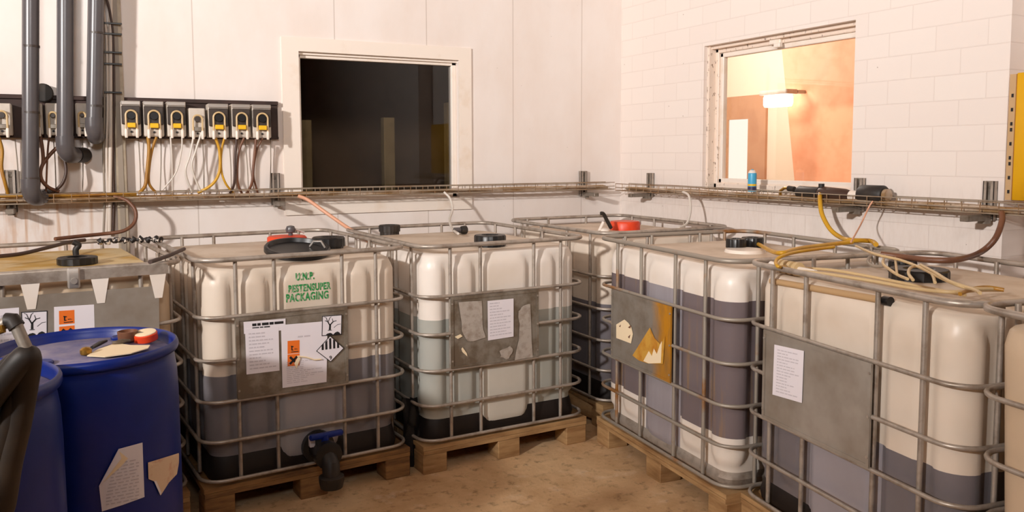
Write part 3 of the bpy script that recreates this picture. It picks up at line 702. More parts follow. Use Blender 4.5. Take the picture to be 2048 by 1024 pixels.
# --- F: sheet, lid, pipe under the rim
q = quad(tF, [(1549, 689), (1608, 702), (1604, 806), (1545, 789)])
sticker(tF, 'label_sheet', [(q, 0, .0006)]+text_lines(q, 15, .12, .92, .08, .96, 1, .0012, seed=21), ('paper', 'ink_grey'), 'white printed sheet in the plate corner')
cap(1838, 550, 1.122, .108, parent=tF.root, h=.05)
cap(1805, 534, 1.125, .055, 'small black cap behind the big one', parent=tF.root)
a = on_plane(1543, 562, tF.n, tF.d+.046); b = on_plane(1768, 601, tF.n, tF.d+.046)
o = empty('suction_pipe', a, 0, 'tan pipe with black end lying behind the front rim of the right container', 'pipe')
MB().tube([Vector((0, 0, 0)), b-a], .013, 12).build('pipe_tube', M['edge_tan'], o)
mb = MB(); dv = (b-a).normalized(); mb.tube([b-a, b-a+dv*.03], .0165, 12); mb.build('end_cap', M['black'], o)
for nm_, z_ in (('valve', .26),): pass

# black plastic sheet hanging down between the two containers
a = tB.root.matrix_basis @ Vector((tB.W/2+.018, -tB.D/2+.10, .36)); mb = MB()
cols = []
for i in range(7):
    u_ = i/6; x = (u_-.5)*.085
    cols.append([(x+.012*math.sin(5*v_/9+i), .015*math.sin(i*2.1+v_*.6), -.355*v_/9) for v_ in range(10)])
mb.loft(cols, False, closed=False); mb.loft([[(x, y+.004, z) for x, y, z in c_] for c_ in cols], False, closed=False)
tag(mb.build('plastic_sheet', M['rag'], smooth=60, loc=a+Vector((.03, 0, .0))), 'black plastic strip hanging in the gap right of the stencilled container', 'sheet')

# ------------------------------------------------------------------ drums
def drum(loc, label):
    o = empty('plastic_drum', loc, 0, label, 'drum', 'blue plastic drums'); r = .29
    prof = [(r*.9, 0), (r*.96, .02), (r*.985, .06), (r, .12), (r, .3), (r*1.0, .55), (r*.995, .78), (r*.985, .86), (r*.965, .900), (r*.955, .915), (r*.96, .922), (r*1.0, .928), (r*1.012, .936), (r*1.012, .948), (r*1.0, .957), (r*.98, .960), (r*.965, .956), (r*.95, .945), (r*.94, .92), (r*.9, .912)]
    MB().lathe(prof, (0, 0, 0), 72).build('drum_body', M['blue_drum'], o, 50)
    mb = MB(); mb.lathe([(r*.94, .905), (r*.94, .918), (r*.90, .925), (r*.72, .930), (r*.70, .936), (r*.3, .940), (.01, .942)], (0, 0, 0), 60); mb.build('drum_lid', M['blue_lid'], o, 50)
    for a_ in (50, 230):
        x, y = .185*math.cos(R(a_)), .185*math.sin(R(a_)); MB().lathe([(.032, .928), (.034, .944), (.03, .948), (.012, .946)], (x, y, 0), 20, rib=.05).build('bung', M['blue_drum'], o)
    return o
DX, DY = -3.70, -2.16
dr = drum((DX, DY, 0), 'blue plastic drum with a paper and small tins on its dusty lid')
d2 = copy_tree(dr); d2.location = (-4.05, -2.64, 0); d2.scale = (1, 1, 1.03); d2['label'] = 'blue plastic drum at the left edge of the photo behind the black hose'
# torn labels on the first drum
def on_drum(px, py, lift=.0):
    v = ray(px, py); c_ = Vector((DX, DY)); o_ = Vector((CAM.x, CAM.y)); dv = Vector((v.x, v.y)); r_ = .29+lift
    A_ = dv.dot(dv); B_ = 2*dv.dot(o_-c_); Cc = (o_-c_).dot(o_-c_)-r_*r_; D_ = max(B_*B_-4*A_*Cc, 0)
    return CAM + v*((-B_-math.sqrt(D_))/(2*A_))
def drum_sheet(name, poly, mats, label, lift=.004, fold=None, lines=None, curl=0.0):
    mb = MB()
    def tri(pts, li, mi):
        # fan over a fine grid keeps the sheet on the curve
        dn_ = []
        for i_ in range(len(pts)):
            p_, q_ = pts[i_], pts[(i_+1) % len(pts)]
            for k_ in range(4): dn_.append((p_[0]+(q_[0]-p_[0])*k_/4, p_[1]+(q_[1]-p_[1])*k_/4))
        ca = sum(a for a, b in dn_)/len(dn_); cb_ = sum(b for a, b in dn_)/len(dn_); nn = len(dn_); vs = []
        for f_ in (1, .75, .5, .25, .02): vs += [on_drum(ca+(a-ca)*f_, cb_+(b-cb_)*f_, li)-Vector((DX, DY, 0)) for a, b in dn_]
        fs = [(r_*nn+i_, r_*nn+(i_+1) % nn, (r_+1)*nn+(i_+1) % nn, (r_+1)*nn+i_) for r_ in range(4) for i_ in range(nn)]+[tuple(4*nn+i_ for i_ in range(nn))]
        mb.add(vs, fs, mi)
    tri(poly, lift, 0)
    for pts, mi, li in (fold or []): tri(pts, lift+li, mi)
    for a, b, c_, d_ in (lines or []): tri([(a, b), (c_, d_), (c_, d_+2), (a, b+2)], lift+.0015, 1)
    o = mb.build(name, [M[x] for x in mats], dr, 0); o['label'] = label; return o
rl = random.Random(12); ln = []
for i in range(13):
    y = 925+i*6.5; x0 = 212+max(0, (985-y))*.28; x = x0
    while x < 275: w_ = rl.uniform(5, 16); ln.append((x, y-(x-240)*.2, min(x+w_, 278), y-(min(x+w_, 278)-240)*.2)); x += w_+4
drum_sheet('torn_label', [(198, 972), (237, 898), (285, 885), (287, 940), (289, 994), (245, 1010), (204, 1023)], ('paper', 'ink_grey', 'paper_cream'), 'white label with its corner folded over', fold=[([(237, 900), (243, 917), (205, 966), (199, 972)], 0, .006), ([(239, 903), (256, 917), (243, 932), (205, 966), (243, 917)], 2, .003)], lines=ln)
drum_sheet('torn_label', [(296, 925), (358, 906), (358, 925), (354, 948), (338, 965), (322, 990), (311, 964), (297, 958)], ('paper_old', 'ink_grey', 'paper'), 'pinkish-tan torn label coming to a point', fold=[([(308, 962), (313, 962), (323, 985), (321, 991)], 2, .001)])
# things on the drum lid
LZ = .947
def lid_pt(px, py, z=LZ): return at_z(px, py, z)
pts = [lid_pt(*q) for q in ((174, 711), (196, 698), (232, 686), (262, 690), (300, 690), (296, 696), (262, 706), (210, 713))]
mb = MB(); mb.loft([[p_+Vector((0, 0, -.004)) for p_ in pts], [p_+Vector((0, 0, 0)) for p_ in pts]]) if False else mb.add([p_ for p_ in pts]+[p_-Vector((0, 0, .003)) for p_ in pts], [tuple(range(8)), tuple(range(15, 7, -1))]+[(i, 8+i, 8+(i+1) % 8, (i+1) % 8) for i in range(8)])
tag(mb.build('paper_sheet', M['paper_cream'], smooth=0), 'crumpled cream paper lying on the front drum lid', 'paper')
q = lid_pt(256, 679); o = empty('small_cup', q, 0, 'small brown cup lying behind the paper on the drum lid', 'cup')
MB().lathe([(.026, -.006), (.032, .0), (.034, .03), (.031, .031), (.028, .004), (.005, .003)], (0, 0, 0), 24).build('cup_body', M['tube_brown'], o)
MB().tube([(.03, -.01, .024), (.05, -.015, .02), (.05, -.015, .005), (.031, -.01, .003)], .004, 6).build('cup_handle', M['galv_dark'], o)
q = lid_pt(291, 677); o = empty('tin_lid', q+Vector((0, 0, .012)), 0, 'small round tin with white top and red-orange sides on the drum lid', 'tin'); o.rotation_euler = (R(8), R(-6), 0)
MB().lathe([(.038, -.018), (.040, -.016), (.040, .006), (.037, .009)], (0, 0, 0), 30).build('tin_body', M['orange_red'], o)
MB().lathe([(.0365, .006), (.036, .012), (.03, .0135), (.005, .012)], (0, 0, 0), 30).build('tin_top', M['paper_cream'], o)
a, b = lid_pt(184, 699), lid_pt(213, 685)
mb = MB(); mb.tube([a+Vector((0, 0, .006)), a.lerp(b, .5)+Vector((0, 0, .008)), b+Vector((0, 0, .006))], [.006, .008, .005], 8)
tag(mb.build('black_marker', M['black'], smooth=50), 'short black stick lying across the back edge of the paper', 'stick')
q = lid_pt(244, 687); mb = MB(); mb.tube([q+Vector((-.03, .0, .005)), q+Vector((0, 0, .006)), q+Vector((.025, .012, .005))], [.005, .01, .006], 8)
tag(mb.build('metal_bolt', M['galv_dark'], smooth=50), 'dark bolt lying between the paper and the small cup', 'bolt')
q = lid_pt(172, 706); mb = MB(); mb.lathe([(.016, -.004), (.018, .0), (.018, .012), (.012, .018), (.003, .02)], q, 16)
tag(mb.build('hose_nut', M['brass'], smooth=40), 'small brass nut at the left tip of the paper', 'nut')
# black hose with spout at the far left
def cam_pt(px, py, depth): return CAM + ray(px, py)*depth
o = empty('black_hose', cam_pt(30, 800, 1.78), 0, 'thick black hose with a bent metal spout at the far left edge', 'hose'); bl = o.location.copy()
hp = [cam_pt(-60, 860, 1.81), cam_pt(-20, 800, 1.79), cam_pt(20, 748, 1.78), cam_pt(48, 716, 1.78), cam_pt(56, 720, 1.79), cam_pt(50, 770, 1.82), cam_pt(36, 850, 1.84), cam_pt(18, 930, 1.85), cam_pt(5, 1010, 1.86), cam_pt(-15, 1090, 1.88), cam_pt(-40, 1400, 1.85), cam_pt(-40, 1735, 1.84)]
mb = MB(); mb.tube([p_-bl for p_ in spline(hp, 7)], .027, 14); mb.build('hose_tube', M['black_rubber'], o)
hp2 = [cam_pt(8, 745, 1.80), cam_pt(34, 724, 1.80), cam_pt(40, 745, 1.82), cam_pt(22, 830, 1.83), cam_pt(2, 900, 1.84), cam_pt(-30, 980, 1.84)]
mb = MB(); mb.tube([p_-bl for p_ in spline(hp2, 7)], .024, 14); mb.build('hose_loop', M['black_rubber'], o)
sp_ = [cam_pt(62, 716, 1.78), cam_pt(52, 695, 1.78), cam_pt(38, 664, 1.78), cam_pt(30, 646, 1.78), cam_pt(20, 640, 1.78), cam_pt(8, 647, 1.78), cam_pt(-6, 652, 1.78)]
mb = MB(); mb.tube([p_-bl for p_ in spline(sp_, 5)], [.018]*14+[.022]*8+[.014]*9 if False else .013, 12); mb.build('spout', M['galv_dark'], o)
mb = MB(); mb.tube([cam_pt(34, 654, 1.78)-bl, cam_pt(24, 640, 1.78)-bl, cam_pt(14, 641, 1.78)-bl], .017, 12); mb.build('spout_elbow', M['black_rubber'], o)
mb = MB(); mb.tube([cam_pt(4, 650, 1.77)-bl, cam_pt(6, 662, 1.77)-bl, cam_pt(-4, 664, 1.77)-bl], .0065, 8); mb.build('spout_tip', M['brass'], o)

# ------------------------------------------------------------------ pump board and dosing pumps on the back wall
b0 = at_y(555, 203, -.03); b1 = at_y(555, 279, -.03)
mb = MB(); mb.box((-4.6, -.03, b1.z), (b0.x, -.001, b0.z), 0, .003); mb.box((-4.6, -.045, b0.z-.022), (b0.x, -.03, b0.z-.002)); mb.box((-4.6, -.04, b1.z+.002), (b0.x, -.03, b1.z+.016))
tag(mb.build('mounting_board', M['board'], smooth=0), 'long dark brown board on the back wall carrying the dosing pumps', 'board')
PD = .11; yF = -.03-PD
def pump(label, x0, x1, z0, z1, kind=0):
    o = empty('dosing_pump', ((x0+x1)/2, -.03, z0), 0, label, 'pump', 'dosing pumps on the brown board'); w_ = (x1-x0)/2; h = z1-z0
    MB().box((-w_, -PD, 0), (w_, -.002, h), 0, .006).build('pump_housing', M['pump_grey'], o, 0)
    if kind == 0:
        MB().box((-w_*.97, -PD-.012, h*.33), (w_*.97, -PD, h*.86), 0, .005).build('pump_face', M['pump_black'], o, 0)
        MB().box((-w_, -PD-.008, h*.88), (w_, -PD, h), 0, .004).build('top_strip', M['pump_silver'], o, 0)
        MB().lathe([(w_*.40, -.004), (w_*.42, 0), (w_*.42, .014), (w_*.2, .018)][::-1], (0, -PD-.024, h*.58), 26, axis='y').build('rotor', M['black'], o)
    else:
        MB().lathe([(w_*.34, -.0), (w_*.36, .006), (w_*.36, .02)], (0, -PD-.02, h*.62), 22, axis='y').build('rotor', M['pump_black'], o)
    rr = w_*.56; zc = h*(.58 if kind == 0 else .6)
    arch = [(-rr, -PD-.018, h*.12)]+[(-rr*math.cos(a_), -PD-.022, zc+rr*math.sin(a_)) for a_ in [math.pi*k_/12 for k_ in range(13)]]+[(rr, -PD-.018, h*.12)]
    MB().tube(arch, .0055, 8).build('pump_tube', M['tube_cream'], o)
    if kind == 0: MB().box((-w_*.42, -PD-.034, h*.24), (w_*.42, -PD-.012, h*.37), 0, .003).build('clip', M['yellow'], o, 0)
    else: MB().box((-w_*.5, -PD-.02, h*.2), (w_*.5, -PD-.0, h*.34), 0, .003).build('clip', M['galv_dark'], o, 0)
    MB().lathe([(.006, -.004), (.006, .004)], (0, -PD-.002, h*.12), 10, axis='y').build('screw', M['ink'], o)
    for s_ in (-1, 1):
        MB().lathe([(.007, -.03), (.009, -.02), (.009, .012), (.006, .02)], (s_*rr, -PD-.018, h*.1), 10).build('hose_nipple', M['hdpe_white'], o)
    return o
def px_pump(a, b, top, bot): p_ = at_y(a, top, yF); q_ = at_y(b, bot, yF); return p_.x, q_.x, q_.z, p_.z
ords = ['leftmost pump of the right-hand row with yellow clip beside the tan trunking', 'second pump of the right-hand row with amber hose hanging below its yellow clip', 'third pump of the right-hand row with white tubes below its yellow clip', 'small grey pump without a yellow clip in the right-hand row', 'pump right of the small grey one with bright yellow hoses below', 'second pump from the right end with dark brown hose below', 'last pump at the right end of the board beside the dark window']
for lab, q in zip(ords, [(241, 283, 201, 272), (286, 329, 202, 273), (333, 373, 203, 273), (377, 412, 216, 274), (416, 458, 207, 275), (463, 502, 208, 275), (504, 543, 209, 276)]):
    pump(lab, *px_pump(*q), kind=1 if lab.startswith('small grey') else 0)
for lab, q, kd in (('grey pump cut off by the left edge of the photo', (-18, 25, 206, 270), 1), ('grey pump half hidden by the first grey drain pipe', (48, 87, 206, 268), 1), ('white dirt-speckled pump between the first two drain pipes', (90, 122, 206, 270), 1), ('dull grey pump between the second and third drain pipes', (150, 178, 206, 268), 1)):
    pump(lab, *px_pump(*q), kind=kd)
q = at_y(86, 182, -.05)
o = tag(MB().lathe([(.045, -.02), (.05, -.015), (.05, .02), (.03, .03)], (q.x, q.y-.0, q.z-.01), 26, axis='y').build('rubber_bung', M['black_rubber']), 'round black bung sitting on the top edge of the board', 'bung')

# ------------------------------------------------------------------ grey drain pipes
def drain(px, ybot, label, r=.040, off=.20, px_top=None, collars=(), ex=.45):
    a = at_y(px, ybot-22, -off); o = empty('drain_pipe', (a.x, -off, a.z), 0, label, 'pipe', 'grey drain pipes')
    tp = at_y(px_top or px, 0, -off); dx = (tp.x-a.x)/(tp.z-a.z); zt = H-a.z
    MB().tube([(0, 0, .06), (dx*zt, 0, zt)], r, 24).build('pipe_tube', M['pipe_grey'], o, 50)
    ey = math.sqrt(1-ex*ex)
    arc = [(0, 0, .10), (0, 0, .055)]+[(ex*(.055-.055*math.cos(t)), ey*(.055-.055*math.cos(t)), .055-.055*math.sin(t)) for t in [math.pi/2*k_/8 for k_ in range(9)]]+[(ex*.09, ey*.09, 0)]
    MB().tube(arc, r*1.12, 24).build('elbow', M['pipe_grey'], o, 50)
    L_ = off/ey-.002
    MB().tube([(ex*.085, ey*.085, 0), (ex*L_, ey*L_, 0)], r*.85, 20).build('wall_stub', M['pipe_grey'], o, 50)
    MB().tube([(ex*.11, ey*.11, 0), (ex*(L_-.02), ey*(L_-.02), 0)], r*1.05, 24).build('rubber_sleeve', M['black_rubber'], o, 50)
    for cy in collars:
        z_ = at_y(px, cy, -off).z-a.z; MB().tube([(dx*z_, 0, z_-.006), (dx*z_, 0, z_+.006)], r*1.035, 24).build('pipe_joint', M['pump_black'], o, 50)
    return o
drain(62, 418, 'leftmost grey drain pipe, reaching down to the wire tray', collars=(93, 225, 357))
drain(131, 332, 'middle grey drain pipe ending below the pump board', collars=(285,))
drain(189, 294, 'rightmost grey drain pipe, slightly tilted beside the cables', px_top=193, off=.16, collars=(66, 212), ex=.1)

# vertical trunking and cables
a = at_y(237, 200, -.03); o = empty('cable_trunking', (a.x, -.001, 1.02), 0, 'tan-grey vertical trunking on the wall beside the leftmost clipped pump', 'trunking')
mb = MB(); mb.box((-.028, -.05, 0), (.028, 0, H-1.02), 0, .003); mb.build('channel', M['trunking'], o, 0)
mb = MB(); mb.box((-.016, -.054, 0), (.010, -.05, H-1.02)); mb.build('cover_strip', M['cable_grey'], o, 0)
cab = [(214, 'cable_white', .007, 'white cable left of the trunking, nearest the tilted drain pipe', 'thin_cable'), (221, 'cable_white', .011, 'thick white conduit running down left of the trunking', 'conduit'), (208, 'cable_grey', .006, 'thin grey cable running just right of the tilted drain pipe', 'thin_cable'), (227, 'tube_dark', .007, 'dark cable between the white conduit and the trunking', 'thin_cable')]
for i, (px, mt, r_, lab, nm_) in enumerate(cab):
    top = at_y((197, 200, 191, 208)[i], -12, -.085); pts = [top+Vector((-.10, 0, .10)), top, at_y(px-4, 45, -.07), at_y(px, 110, -.06), at_y(px+1, 220, -.06), at_y(px-1, 310, -.055), at_y(px+1, 400, -.05), at_y(px-1, 468, -.05)]
    if nm_ == 'conduit': pts = [at_y(px, -30, -.07), at_y(px, 110, -.06), at_y(px, 300, -.06), at_y(px-2, 470, -.05)]
    tag(MB().tube(spline(pts, 8), r_, 8).build(nm_, M[mt], smooth=60), lab, 'cable', 'cables beside the trunking')
for i, py in enumerate((47, 68, 105, 128, 185)):
    a = at_y(226, py, -.075); mb = MB(); mb.box((a.x-.045, a.y-.006, a.z-.005), (a.x+.045, a.y, a.z+.005), 0, .002)
    tag(mb.build('cable_tie', M['black'], smooth=0), ['topmost', 'second highest', 'third highest', 'fourth highest', 'lowest'][i]+' black cable tie around the cables beside the trunking', 'tie', 'cable ties beside the trunking')

# ------------------------------------------------------------------ wire cable tray along both walls
TZ = 1.335; TH = .05; Y0, Y1 = -.035, -.155
def tray(label, L, to, nm='wire_tray'):
    """runs along local x from 0 to L, wall side at local y=0"""
    o = empty(nm, (0, 0, 0), 0, label, 'tray', 'wire cable trays')
    for yy, zz in ((Y0, TH), (Y0, TH*.45), (Y0, 0), (Y0-.04, 0), (Y0-.08, 0), (Y1, 0), (Y1, TH*.45), (Y1, TH)):
        MB().tube([(0, yy, zz), (L, yy, zz)], .0026, 6).build('long_wire', M['tray_wire'], o)
    nC = int(L/.085)
    cw = MB(); cw.tube([(0, Y0, TH), (0, Y0, 0), (0, Y1, 0), (0, Y1, TH)], .0024, 5); proto = cw.build('cross_wire', M['tray_wire'], o)
    for k_ in range(1, nC):
        c_ = proto.copy(); C.objects.link(c_); c_.parent = o; c_.location = (k_*.085, 0, 0)
    return o
t1 = tray('wire cable tray along the back wall below the dark window', 4.5, None); t1.location = (-4.66, 0, TZ)
t2 = tray('wire cable tray along the block wall below the lit window', 3.75, None); t2.rotation_euler = (0, 0, R(-90)); t2.location = (0, -.16, TZ-.01)
# cable bundle lying in each tray
def bundle(pts, r, label, mt, nm='cable_bundle'):
    return tag(MB().tube(spline(pts, 8), r, 10).build(nm, M[mt], smooth=60), label, 'cable')
def wig(n0, f, amp, seed):
    rr = random.Random(seed); return [f(i/(n0-1), rr.uniform(-amp, amp), rr.uniform(-amp, amp)*.5) for i in range(n0)]
bundle(wig(14, lambda t, a, b: (-4.6+1.55*t, -.085+a, TZ+.018+b), .012, 1), .012, 'amber grimy hose lying in the left part of the back wall tray', 'tube_amber', 'tray_hose')
bundle(wig(18, lambda t, a, b: (-4.6+4.4*t, -.12+a, TZ+.014+b), .010, 2), .010, 'dirty beige cable lying along the front of the back wall tray', 'tray_grime', 'tray_cable')
bundle(wig(18, lambda t, a, b: (-4.6+4.4*t, -.06+a, TZ+.014+b), .010, 3), .011, 'dirty beige cable lying against the wall in the back wall tray', 'tray_grime', 'tray_cable')
bundle(wig(9, lambda t, a, b: (-4.6+1.2*t, -.11+a, TZ+.036+b), .012, 6), .008, 'thin amber tube on top in the left part of the back wall tray', 'tube_amber', 'tray_hose')
bundle(wig(16, lambda t, a, b: (-.065+a, -.25-3.5*t, TZ+.008+b), .008, 4), .013, 'dirty cable against the block wall in the right tray', 'tray_grime', 'tray_cable')
bundle(wig(16, lambda t, a, b: (-.12+a, -.25-3.5*t, TZ+.006+b), .008, 5), .012, 'dirty cable along the front of the right tray', 'tray_grime', 'tray_cable')
# strut brackets
def bracket(label, px, ptop, wall):
    if wall == 'b': a = at_y(px, ptop, -.02); loc = (a.x, 0, a.z); rz = 0
    else: a = at_x(px, ptop, -.02); loc = (0, a.y, a.z); rz = R(-90)
    o = empty('tray_bracket', loc, rz, label, 'bracket', 'steel brackets holding the trays'); h = a.z-(TZ-.05)
    mb = MB(); mb.box((-.026, -.03, -h), (-.022, -.0, 0)); mb.box((.022, -.03, -h), (.026, 0, 0)); mb.box((-.026, -.004, -h), (.026, -.0, 0)); mb.box((-.026, -.03, -h), (-.010, -.027, 0)); mb.box((.010, -.03, -h), (.026, -.027, 0))
    mb.build('strut_channel', M['galv'], o, 0)
    mb = MB(); mb.box((-.02, -.20, -h), (.02, -.03, -h+.026), 0, .003); mb.box((-.018, -.07, -h-.014), (.018, -.03, -h)); mb.build('bracket_arm', M['galv_dark'], o, 0)
    MB().lathe([(.009, -.006), (.009, .004)], (0, -.01, -.03), 6, axis='y').build('bolt', M['galv_dark'], o)
bracket('steel bracket on the back wall just left of the dark window', 550, 346, 'b')
bracket('steel bracket on the back wall near the room corner', 1167, 342, 'b')
bracket('steel bracket on the block wall between the corner and the lit window', 1300, 346, 'r')
bracket('steel bracket on the block wall just right of the lit window', 1719, 356, 'r')
bracket('steel bracket on the block wall close to the yellow board', 1980, 362, 'r')
bracket('steel bracket low on the wall behind the leftmost drain pipe', 20, 340, 'b')

# pumps, can and fittings in the right tray
def line_x(pxa, pya, pxb, pyb, x): return at_x(pxa, pya, x), at_x(pxb, pyb, x)
a, b = line_x(1597, 384, 1702, 392, -.095)
o = empty('tube_pump', a, 0, 'brown-black cylindrical pump lying in the right tray below the window', 'pump'); L = (b-a)
mb = MB(); dn = L.normalized(); mb.tube([Vector((0, 0, 0)), dn*.01, dn*(L.length*.42), dn*(L.length*.43)], [.03, .036, .036, .03], 20); mb.build('pump_barrel', M['black_rubber'], o, 50)
mb = MB(); mb.tube([dn*(L.length*.43), dn*(L.length*.5), dn*(L.length*.9), dn*L.length], [.034, .041, .036, .026], 20); mb.build('pump_motor', M['tube_dark'], o, 50)
mb = MB(); mb.tube([dn*(L.length*.45), dn*(L.length*.45)+Vector((0, 0, .055))], .016, 12); mb.build('pump_port', M['black_rubber'], o, 50)
MB().tube([dn*L.length, dn*(L.length+.05)], .03, 16).build('end_collar', M['hdpe_white'], o, 50)
a, b = line_x(1722, 388, 1770, 390, -.095)
o = empty('drum_motor', a, 0, 'black drum-shaped motor in the right tray beside the white collar', 'motor'); L = b-a; dn = L.normalized()
MB().tube([dn*0, dn*.008, dn*(L.length-.01), dn*L.length], [.042, .048, .048, .04], 26).build('motor_body', M['black_rubber'], o, 50)
MB().tube([dn*L.length, dn*(L.length+.02)], .030, 18).build('motor_flange', M['tray_grime'], o, 50)
q = at_x(1566, 390, -.09); o = empty('brass_fitting', q, 0, 'brass elbow fitting left of the pump in the right tray', 'fitting')
MB().tube([(0, .02, -.03), (0, .02, .025), (0, -.01, .04), (0, -.04, .04)], .009, 10).build('elbow', M['brass'], o, 50)
MB().tube([(0, -.04, .04), (0, -.085, .036)], .016, 8).build('valve_body', M['black_rubber'], o, 30)
q = at_x(1504, 383, -.075); o = empty('spray_can', (q.x, q.y, q.z), 0, 'light blue cartridge standing in front of the lit window corner', 'cartridge'); r_ = .026
MB().lathe([(r_*.95, 0), (r_, .004), (r_, .105), (r_*.9, .115), (r_*.4, .125), (.006, .135)], (0, 0, 0), 26).build('can_body', M['spray_blue'], o, 40)
mb = MB(); mb.lathe([(r_*1.01, .006), (r_*1.01, .03)], (0, 0, 0), 26); mb.build('label_base', M['navy'], o, 40)
MB().lathe([(r_*1.01, .034), (r_*1.01, .046)], (0, 0, 0), 26).build('label_band', M['yellow'], o, 40)
MB().lathe([(r_*.95, .112), (r_*.75, .124), (.012, .130)], (0, 0, 0), 26).build('cap_top', M['hdpe_white'], o, 40)

# ------------------------------------------------------------------ hoses
def hose(label, pts, r, mt, name='hose', group=None, cat='hose'):
    return tag(MB().tube(spline(pts, 9), r, 8).build(name, M[mt], smooth=60), label, cat, group)
def B(px, py, off=.14): return at_y(px, py, -off)
def Rw(px, py, off=.12): return at_x(px, py, -off)
G1 = 'tubes hanging below the dosing pumps'
hose('amber hose under the second clipped pump, bending left into the tray', [B(296, 274), B(298, 300), B(294, 345), B(290, 372), B(278, 386, .12)], .0095, 'tube_amber', 'pump_hose', G1)
hose('amber hose joining from the right under the second clipped pump', [B(313, 274), B(305, 297, .13), B(299, 330, .13), B(298, 366, .13), B(312, 385, .11)], .0075, 'tube_amber', 'pump_hose', G1)
hose('white tube hanging straight under the left of the third clipped pump', [B(341, 274), B(344, 320), B(345, 386, .11)], .0045, 'tube_clear', 'pump_tube', G1)
hose('white tube swinging left from the right of the third clipped pump', [B(364, 274), B(363, 300), B(352, 345, .13), B(325, 380, .11)], .0045, 'tube_clear', 'pump_tube', G1)
hose('cloudy tube bulging left under the small grey pump', [B(388, 268), B(380, 310), B(371, 345), B(384, 384, .11)], .006, 'tube_clear', 'pump_tube', G1)
hose('cloudy tube under the right of the small grey pump', [B(404, 262), B(392, 300), B(384, 335), B(402, 385, .11)], .006, 'tube_clear', 'pump_tube', G1)
hose('bright yellow hose curving left under the pump beside the small grey one', [B(431, 276), B(439, 302), B(439, 342), B(425, 368), B(396, 386, .11)], .0085, 'tube_yellow', 'pump_hose', G1)
hose('bright yellow hose curving right under the pump beside the small grey one', [B(449, 276), B(443, 302, .13), B(443, 342, .13), B(452, 368, .13), B(466, 385, .11)], .0065, 'tube_yellow', 'pump_hose', G1)
hose('nearly black hose under the second pump from the right end', [B(473, 278), B(470, 325), B(468, 368), B(460, 386, .11)], .0075, 'tube_dark', 'pump_hose', G1)
hose('red-brown hose beside the nearly black one', [B(488, 276), B(477, 308, .13), B(475, 362, .13), B(484, 387, .11)], .007, 'tube_brown', 'pump_hose', G1)
hose('red-brown hose under the left of the last pump', [B(512, 278), B(507, 330), B(504, 365), B(494, 387, .11)], .008, 'tube_brown', 'pump_hose', G1)
hose('brown hose under the right of the last pump', [B(525, 276), B(513, 303, .13), B(507, 350, .13), B(516, 387, .11)], .006, 'tube_brown', 'pump_hose', G1)
for i, (xa, xb) in enumerate(((277, 281), (322, 320), (405, 408), (458, 463), (490, 497), (541, 540))):
    hose(['thin grey cable below the leftmost clipped pump', 'thin grey cable between the second and third clipped pumps', 'thin grey cable right of the cloudy tubes', 'thin grey cable right of the bright yellow hoses', 'thin grey cable left of the last pump', 'thin grey cable at the right end of the pump board'][i], [B(xa, 279, .03), B((xa+xb)/2+1, 330, .02), B(xb, 384, .04)], .003, 'cable_grey', 'thin_cable', 'thin cables below the pump board', 'cable')
hose('brown hose looping left of the middle drain pipe', [B(128, 284, .13), B(104, 305, .13), B(84, 332, .14), B(82, 356, .14), B(96, 374, .13), B(118, 383, .11)], .0095, 'tube_brown', 'pump_hose', G1)
hose('dark brown hose curling in below the middle drain pipe', [B(129, 318, .12), B(132, 345, .13), B(124, 368, .13), B(104, 386, .11)], .0085, 'tube_dark', 'pump_hose', G1)
hose('brown hose right beside the leftmost drain pipe', [B(80, 268), B(85, 300), B(86, 325), B(80, 345), B(76, 386, .11)], .009, 'tube_brown', 'pump_hose', G1)
hose('thin brown tube below the white speckled pump', [B(99, 268), B(96, 295), B(94, 330), B(92, 386, .11)], .005, 'tube_brown', 'pump_tube', G1)
hose('orange stained hose at the far left edge', [B(-4, 272), B(4, 300), B(3, 335), B(10, 365), B(16, 387, .11)], .009, 'tube_amber', 'pump_hose', G1)
for i, (xa, xb) in enumerate(((30, 38), (44, 40), (107, 112), (165, 165))):
    hose(['thin grey cable slanting right below the cut-off left pump', 'thin grey cable just left of the leftmost drain pipe', 'thin grey cable left of the dark brown curl', 'thin grey cable below the dull grey pump'][i], [B(xa, 279, .03), B((xa+xb)/2+1, 330, .02), B(xb, 384, .04)], .003, 'cable_grey', 'thin_cable', 'thin cables below the pump board', 'cable')
hose('brown hose looping from the tray down onto the left container', [B(228, 393, .13), B(254, 401, .17), B(271, 422, .20), B(268, 446, .22), B(246, 462, .24), at_z(205, 468, 1.165), at_z(165, 472, 1.165), at_z(110, 478, 1.165)], .010, 'tube_brown')
hose('thin dark hose lying across the top of the left container', [at_z(-20, 514, 1.155), at_z(40, 508, 1.155), at_z(100, 494, 1.165), at_z(140, 484, 1.165), at_z(170, 480, 1.165)], .009, 'tube_dark')
hose('dark rod lying across the right corner of the left container', [at_z(300, 524, 1.165), at_z(335, 512, 1.165), at_z(368, 498, 1.165)], .009, 'tube_dark', 'steel_rod', None, 'rod')
hose('pinkish hose running from the tray down to the stencilled container', [B(596, 392, .16), B(616, 400, .18), B(650, 424, .24), at_y(690, 452, -.34), at_y(718, 470, -.45), at_y(736, 482, -.6)], .011, 'tube_pink')
hose('white hose hanging from the tray to the pale grey liquid container', [B(888, 384, .16), B(900, 397, .19), B(905, 418, .24), B(899, 440, .35), at_y(905, 458, -.55), at_z(916, 467, 1.135)], .008, 'tube_clear')
hose('white hose hanging from the right tray to the corner container', [Rw(1366, 384, .16), Rw(1378, 392, .18), Rw(1381, 420, .22), Rw(1374, 446, .28), at_z(1358, 456, 1.13)], .008, 'tube_clear')
